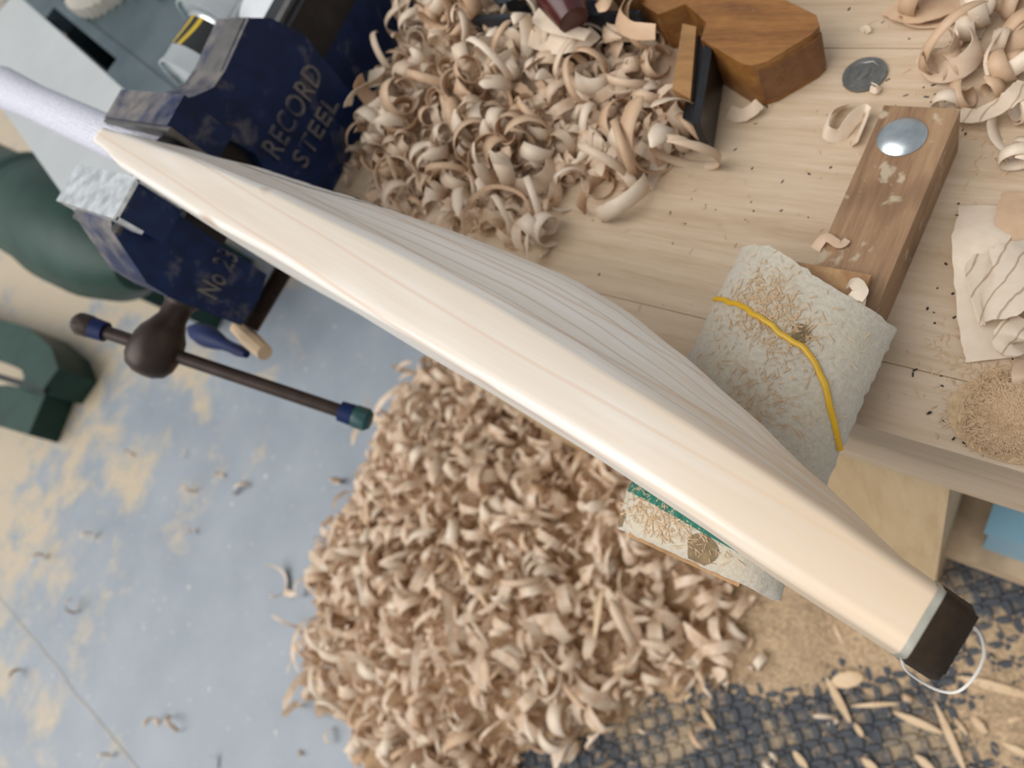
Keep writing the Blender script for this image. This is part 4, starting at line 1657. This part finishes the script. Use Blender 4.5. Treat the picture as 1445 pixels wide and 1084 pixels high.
ribbon('wood_shaving', [B(755, 20, 0.05), B(775, 35, 0.055), B(800, 42, 0.055), B(830, 50, 0.05)], (0.012, 0.012), 'zigzag white wood shaving lying against the metal plane', twist=(0.3, -0.3), crack=1)
ribbon('wood_shaving', [B(880, 5, 0.05), B(872, 25, 0.06), B(890, 42, 0.065), B(925, 45, 0.066)], (0.014, 0.010), 'white wood shaving hanging over the end of the wooden plane', twist=(0.9, 0.9))

# ------------------------------------------------------------------ crumbs and fine sawdust
bm = BM()
rs = random.Random(8)


def crumb(bm, p, L, w_, a, tilt=0.0):
    d = Vector((math.cos(a) * math.cos(tilt), math.sin(a) * math.cos(tilt), math.sin(tilt)))
    s = Vector((-math.sin(a), math.cos(a), 0)) * w_
    u = Vector((0, 0, w_))
    e0, e1 = p - d * L / 2, p + d * L / 2
    lo_ = [bm.verts.new(e0 + s), bm.verts.new(e0 - s), bm.verts.new(e0 + u)]
    hi_ = [bm.verts.new(e1 + s), bm.verts.new(e1 - s), bm.verts.new(e1 + u)]
    for i in range(3):
        bm.faces.new((lo_[i], lo_[(i + 1) % 3], hi_[(i + 1) % 3], hi_[i]))
    bm.faces.new(lo_)
    bm.faces.new(hi_[::-1])


for cx, cy, sx, sy, k in ((1345, 200, 14, 25, 26), (1300, 140, 40, 18, 10), (1340, 400, 30, 70, 26), (1385, 560, 25, 60, 28), (1420, 570, 25, 40, 14), (1100, 200, 90, 80, 18), (1050, 320, 70, 40, 12), (1340, 300, 20, 40, 8),
                          (820, 300, 60, 40, 8), (1235, 30, 60, 20, 4), (1370, 620, 30, 20, 10)):
    for _ in range(k):
        p = spot(rs.gauss(cx, sx), rs.gauss(cy, sy), BENCH)
        if p.y < 0.118 or (-0.12 < p.x < -0.06 and p.y < 0.30):
            continue
        crumb(bm, p, rs.uniform(0.0007, 0.0030), rs.uniform(0.0003, 0.0007), rs.uniform(0, 6.3))
o = finish(bm, 'rubber_crumbs', 'crumb_black', None, 0)
tag(o, 'tiny black rubber crumbs scattered over the bench top', 'crumbs', kind='stuff')


def dust(name, spots, m, label, cat, zfun, lmax=0.006):
    bm = BM()
    for cx, cy, sx, sy, k, zz in spots:
        for _ in range(k):
            px, py = rs.gauss(cx, sx), rs.gauss(cy, sy)
            p, ok = zfun(px, py, zz)
            if not ok:
                continue
            crumb(bm, p, rs.uniform(0.001, lmax), rs.uniform(0.00012, 0.00035), rs.uniform(0, 6.3), rs.uniform(-0.5, 0.5))
    o = finish(bm, name, m, None, 0)
    return tag(o, label, cat, kind='stuff')


def bench_dust(px, py, zz):
    p = spot(px, py, BENCH)
    h = zz * max(0, 1 - ((px - 1425) / 80) ** 2 - ((py - 585) / 62) ** 2)
    p = spot(px, py, BENCH + h + 0.0004)
    return p, p.y > 0.116 and not (-0.122 < p.x < -0.06 and p.y < 0.30)


bm = BM()
c = spot(1432, 590, BENCH)
rings = []
for j in range(9):
    k = j / 8
    rings.append([bm.verts.new((c.x + (0.026 * k) * math.cos(a * math.pi / 16) * 1.15, c.y + 0.024 * k * math.sin(a * math.pi / 16),
                                BENCH + 0.0004 + 0.010 * (1 - k) ** 1.3 + 0.002 * mnoise.noise((a * 0.7, j * 0.9, 4)) * (k < 0.95))) for a in range(32)] if j else [bm.verts.new((c.x, c.y, BENCH + 0.0105))])
for j in range(8):
    for a in range(32):
        a2 = (a + 1) % 32
        if j == 0:
            bm.faces.new((rings[0][0], rings[1][a], rings[1][a2]))
        else:
            bm.faces.new((rings[j][a], rings[j + 1][a], rings[j + 1][a2], rings[j][a2]))
o = finish(bm, 'sawdust_heap', 'sawdust', None, 60)
tag(o, 'small mound of fine tan sawdust near the bench front edge', 'sawdust', kind='stuff')
dust('sawdust_fibres', [(1427, 588, 30, 28, 4200, 0.011), (1355, 205, 18, 22, 160, 0.0), (1250, 200, 260, 160, 260, 0.0), (870, 170, 50, 30, 260, 0.0), (1370, 520, 40, 40, 200, 0.0)],
     'splinter_wood', 'fine tan sawdust fibres strewn over the bench top', 'sawdust', bench_dust)


def pad_dust(px, py, zz):
    u, v = px, py
    if not (0.02 < u < 0.98 and 0.02 < v < 0.99):
        return Vector(), False
    return pad_top(u, v) + Vector((0, 0, 0.0007)), True


dust('sawdust_fibres', [(0.38, 0.82, 0.16, 0.06, 420, 0), (0.5, 0.6, 0.25, 0.18, 420, 0), (0.3, 0.10, 0.24, 0.06, 520, 0), (0.55, 0.45, 0.1, 0.1, 140, 0), (0.35, 0.2, 0.25, 0.05, 200, 0)],
     'splinter_wood', 'fine wood fibres clinging to the grey felt pad', 'sawdust', pad_dust, 0.007)

# ------------------------------------------------------------------ heap of shavings on the floor
FH = [(-0.88, -0.02, 0.34, 0.13), (-0.86, -0.26, 0.36, 0.11), (-0.66, -0.12, 0.34, 0.12), (-0.95, 0.16, 0.22, 0.08), (-0.55, 0.05, 0.30, 0.10), (-0.70, -0.42, 0.20, 0.045), (-1.00, -0.46, 0.16, 0.03), (-0.80, -0.56, 0.13, 0.02), (-0.75, 0.22, 0.28, 0.09), (-0.42, -0.07, 0.20, 0.05), (-0.33, 0.0, 0.14, 0.03)]


def fheap(x, y):
    h = 0
    for cx, cy, r, k in FH:
        d = math.hypot(x - cx, y - cy) / r
        if d < 1:
            h = max(h, k * (1 - d * d))
    return h


bm = BM()
grid, vv = {}, {}
nxx = nyy = 90
for i in range(nxx + 1):
    for j in range(nyy + 1):
        x, y = -1.25 + 1.05 * i / nxx, -0.72 + 1.20 * j / nyy
        h = fheap(x, y)
        if h > 0.002:
            h = h * 0.75 + 0.012 * mnoise.noise((x * 30, y * 30, 1)) + 0.008 * mnoise.noise((x * 80, y * 80, 1))
        grid[i, j] = (x, y, max(h, 0))
for i in range(nxx):
    for j in range(nyy):
        q = [(i, j), (i + 1, j), (i + 1, j + 1), (i, j + 1)]
        if max(grid[k][2] for k in q) > 0.003:
            for k in q:
                if k not in vv:
                    g = grid[k]
                    vv[k] = bm.verts.new((g[0], g[1], g[2] + 0.0008))
            bm.faces.new([vv[k] for k in q])
o = finish(bm, 'sawdust_mound', 'sawdust_brown', None, 80)
tag(o, 'brown sawdust mound under the floor shavings', 'sawdust', kind='stuff')

rs = random.Random(33)
bm = BM()
cnt = 0
while cnt < 2700:
    x, y = rs.uniform(-1.25, -0.25), rs.uniform(-0.70, 0.45)
    h = fheap(x, y)
    if h < 0.004 and rs.random() > 0.02:
        continue
    if h < 0.02 and mnoise.noise((x * 14, y * 14, 3)) > 0.12:
        continue
    cnt += 1
    sc = rs.choice((0.7, 0.9, 1.1, 1.4, 1.9)) * rs.uniform(0.9, 1.1)
    q = rs.random()
    M = Matrix.Translation((x, y, h * rs.uniform(0.85, 1.1) + 0.009 * sc)) @ Euler(rrot(rs)).to_matrix().to_4x4()
    if q < 0.75:
        simple_curl(bm, M, 0.010 * sc, 0.021 * sc, rs.uniform(0.5, 1.2), rs.uniform(0.007, 0.013) * sc, 10, rs.uniform(0, 6))
    elif q < 0.9:
        simple_curl(bm, M, 0.035 * sc, 0.05 * sc, rs.uniform(0.1, 0.22), 0.008 * sc, 5, rs.uniform(0, 6))
    else:
        simple_curl(bm, M, 0.02 * sc, 0.025 * sc, rs.uniform(0.3, 0.7), 0.003 * sc, 8, rs.uniform(0, 6))
o = finish(bm, 'floor_shavings', 'shaving_stuff', None, 0)
for p in o.data.polygons:
    p.use_smooth = True
tag(o, 'mass of small curled wood shavings heaped on the floor under the bat', 'wood shavings', kind='stuff')

FREF = [('beside the grey floor', -1.1, -0.1), ('towards the rubber mat', -0.6, -0.4), ('near the felt pad', -0.5, 0.0), ('at its crest', -0.85, -0.15), ('close under the bat', -0.85, 0.12)]
rs = random.Random(44)
n = 0
while n < 95:
    x, y = rs.uniform(-1.22, -0.40), rs.uniform(-0.62, 0.10)
    h = fheap(x, y)
    if h < 0.006:
        continue
    n += 1
    vi_ = rs.randrange(len(VARS))
    wh = near(x, y, FREF)
    put(VARS[vi_], x, y, h * 0.98, rrot(rs), rs.uniform(1.3, 2.2), KIND[vi_] + ' pale wood shaving on the floor heap ' + wh, 'shavings on the floor heap ' + wh, 0.004)


def mat_or_floor(p):
    return 0.0095 if (MX0 < p.x < MX1 and MY0 < p.y < MY1) else 0.0


for px, py, sc, lab in [(345, 690, 1.2, 0), (270, 690, 0.8, 0), (312, 670, 0.6, 0), (260, 640, 0.5, 0), (395, 825, 1.6, 0), (225, 1030, 1.1, 0), (245, 1020, 1.0, 0), (300, 1080, 0.7, 0),
                        (540, 1045, 1.3, 0), (470, 955, 1.5, 0), (430, 830, 1.1, 0), (130, 760, 0.8, 0), (110, 855, 0.9, 0), (185, 640, 0.7, 0), (475, 680, 0.9, 0), (590, 590, 0.7, 0),
                        (275, 745, 0.7, 0), (60, 790, 0.8, 0), (150, 1070, 0.7, 0), (30, 950, 0.9, 0),
                        (770, 1040, 2.0, 1), (800, 1020, 1.8, 1), (975, 960, 1.4, 1), (880, 975, 1.4, 1), (905, 940, 1.3, 1), (1075, 935, 1.2, 1), (1060, 905, 1.2, 1), (1045, 890, 1.3, 1),
                        (1090, 1075, 1.2, 1), (1000, 1040, 1.0, 1), (850, 1030, 1.0, 1), (945, 915, 1.3, 1), (720, 1060, 1.3, 1), (1165, 1015, 0.8, 1), (1280, 985, 0.7, 1), (690, 1075, 1.4, 1), (820, 930, 1.3, 1), (860, 905, 1.2, 1)]:
    p = spot(px, py, 0.006)
    put(rs.choice(VARS if lab else [m_ for m_, k_ in zip(VARS, KIND) if k_ == 'open curved']), p.x, p.y, max(mat_or_floor(p) + 0.002, fheap(p.x, p.y) * 0.98), rrot(rs, 0.7), sc,
        ('curled wood shaving lying loose on the dark rubber mat' if lab else 'small wood shaving lying loose on the painted floor'),
        ('shavings loose on the rubber mat' if lab else 'shavings loose on the painted floor'), 0.001)

ribbon('paper_scrap', [spot(452, 930, 0.004), spot(458, 945, 0.020), spot(470, 958, 0.022), spot(482, 968, 0.004)], (0.040, 0.030),
       'creased white paper scrap on the floor at the edge of the shavings heap', 'paper scrap', mat_='white_plastic', crack=1)

# splinters and flat chips on the mat
SPL = [((1165, 955), (1200, 1020), 0.013, 'tan pointed wood chip on the mat beside the folded pale chip'), ((1172, 965), (1218, 955), 0.026, 'pale folded wood chip on the mat'),
       ((1200, 997), (1268, 993), 0.007, 'slim tan splinter lying across the mat below the toe'), ((1318, 990), (1362, 1090), 0.011, 'long tan wood splinter on the dusty mat'),
       ((1350, 955), (1460, 985), 0.014, 'broad pale wood splinter on the dusty mat beyond the toe'), ((1260, 1005), (1330, 1035), 0.012, 'thin pinkish wood sliver under the long splinter'),
       ((1345, 1012), (1365, 1038), 0.006, 'tiny curled wood sliver beside the long splinter'), ((1410, 1020), (1445, 1012), 0.006, 'bent white wood sliver near the broad splinter'),
       ((1415, 1050), (1460, 1070), 0.010, 'pale wood splinter on the sandy part of the mat'), ((1370, 1010), (1392, 1036), 0.012, 'white triangular wood chip on the dusty mat'),
       ((1205, 1020), (1218, 1040), 0.009, 'small pink wood chip on the mat tread'), ((1215, 1070), (1240, 1090), 0.013, 'pale wood chip at the mat edge near the small pink chip'),
       ((1290, 1065), (1320, 1090), 0.012, 'brown wood chip half buried in sawdust on the mat'), ((1140, 1085), (1120, 1060), 0.012, 'broad pale chip on the dark mat tread'),
       ((990, 1000), (1010, 1030), 0.010, 'tan pointed chip on the dark mat tread near the shavings heap'), ((1170, 870), (1190, 910), 0.007, 'pinkish thin splinter in the brown sawdust under the bat'),
       ((640, 780), (690, 860), 0.011, 'long brown splinter lying on the floor shavings heap'), ((690, 960), (740, 910), 0.012, 'tan straight splinter low on the floor shavings heap'),
       ((850, 830), (840, 900), 0.011, 'upright tan splinter on the floor heap beside the felt pad')]
for (a0, b0), (a1, b1), w_, lab in SPL:
    pm = spot((a0 + a1) / 2, (b0 + b1) / 2, 0.012)
    zz = max(mat_or_floor(pm) + 0.005, fheap(pm.x, pm.y) * 1.05 + 0.030 * (fheap(pm.x, pm.y) > 0.01))
    P0, P1 = spot(a0, b0, zz), spot(a1, b1, zz)
    P0.z, P1.z = zz, zz + 0.003
    d = P1 - P0
    s = Vector((-d.y, d.x, 0)).normalized()
    bm = BM()
    prof = [(0, 0.12), (0.15, 0.6), (0.4, 1.0), (0.7, 0.9), (0.9, 0.6), (1.0, 0.2)]
    topv, botv = [], []
    for k, f in prof:
        c = P0 + d * k + Vector((0, 0, 0.004 * math.sin(k * 3)))
        topv.append((bm.verts.new(c + s * w_ / 2 * f), bm.verts.new(c - s * w_ / 2 * f * 0.9)))
        botv.append((bm.verts.new(c + s * w_ / 2 * f - Vector((0, 0, 0.0025))), bm.verts.new(c - s * w_ / 2 * f * 0.9 - Vector((0, 0, 0.0025)))))
    for i in range(len(prof) - 1):
        bm.faces.new((topv[i][0], topv[i + 1][0], topv[i + 1][1], topv[i][1]))
        bm.faces.new((botv[i][0], botv[i][1], botv[i + 1][1], botv[i + 1][0]))
        bm.faces.new((topv[i][0], botv[i][0], botv[i + 1][0], topv[i + 1][0]))
        bm.faces.new((topv[i][1], topv[i + 1][1], botv[i + 1][1], botv[i][1]))
    bm.faces.new((topv[0][0], topv[0][1], botv[0][1], botv[0][0]))
    bm.faces.new((topv[-1][0], botv[-1][0], botv[-1][1], topv[-1][1]))
    o = finish(bm, 'wood_splinter', 'splinter_wood', None, 50, loc=pm)
    tag(o, lab, 'splinter')

# sawdust spread over the mat
bm = BM()
SD = [(-0.24, 0.00, 0.16, 0.028), (-0.10, 0.06, 0.14, 0.016), (0.14, 0.02, 0.14, 0.012), (-0.40, -0.10, 0.16, 0.022)]
grid, vv = {}, {}
for i in range(71):
    for j in range(51):
        x, y = -0.60 + 0.95 * i / 70, -0.30 + 0.55 * j / 50
        h = 0
        for cx, cy, r, k in SD:
            d = math.hypot(x - cx, y - cy) / r
            if d < 1:
                h = max(h, k * (1 - d * d))
        h = h + 0.006 * mnoise.noise((x * 22, y * 22, 7)) + 0.006 * mnoise.noise((x * 60, y * 60, 7)) - 0.005 if h > 0 else 0
        grid[i, j] = (x, y, max(h, 0))
for i in range(70):
    for j in range(50):
        q = [(i, j), (i + 1, j), (i + 1, j + 1), (i, j + 1)]
        if max(grid[k][2] for k in q) > 0.0005:
            for k in q:
                if k not in vv:
                    g = grid[k]
                    vv[k] = bm.verts.new((g[0], g[1], 0.0095 + g[2]))
            bm.faces.new([vv[k] for k in q])
o = finish(bm, 'sawdust_drift', 'sawdust_drift', None, 80)
tag(o, 'brown sawdust drifted over the rubber mat below the toe of the bat', 'sawdust', kind='stuff')
rs = random.Random(91)
bm = BM()
for _ in range(5000):
    x, y = rs.uniform(-0.60, 0.30), rs.uniform(-0.50, 0.24)
    hh = 0
    for cx, cy, r, k in SD:
        d = math.hypot(x - cx, y - cy) / r
        if d < 1:
            hh = max(hh, k * (1 - d * d))
    if hh == 0 and rs.random() > 0.28:
        continue
    crumb(bm, Vector((x, y, 0.0135 + hh)), rs.uniform(0.002, 0.010), rs.uniform(0.0003, 0.0009), rs.uniform(0, 6.3), rs.uniform(-0.4, 0.4))
o = finish(bm, 'sawdust_fibres', 'splinter_wood', None, 0)
tag(o, 'coarse tan sawdust fibres strewn over the rubber mat', 'sawdust', kind='stuff')

# thin strand of shaving hanging from the toe
bm = BM()
lp = [spot(px, py, Z(hh)) for px, py, hh in ((1271, 926, 0.285), (1279, 946, 0.30), (1300, 962, 0.31), (1326, 975, 0.315), (1352, 976, 0.315), (1375, 955, 0.31), (1388, 925, 0.30), (1384, 898, 0.29), (1374, 886, 0.28))]
fine = []
for i in range(len(lp) - 1):
    p0, p1, p2, p3 = lp[max(i - 1, 0)], lp[i], lp[i + 1], lp[min(i + 2, len(lp) - 1)]
    for k in range(4):
        t = k / 4
        fine.append(0.5 * ((2 * p1) + (p2 - p0) * t + (2 * p0 - 5 * p1 + 4 * p2 - p3) * t * t + (3 * p1 - p0 - 3 * p2 + p3) * t * t * t))
fine.append(lp[-1])
tube(bm, fine, 0.0005, 6, flat_=0.5)
o = finish(bm, 'wood_strand', 'strand', None, 60, loc=lp[0])
tag(o, 'thin white strand of shaving looping from the toe of the bat', 'wood strand')
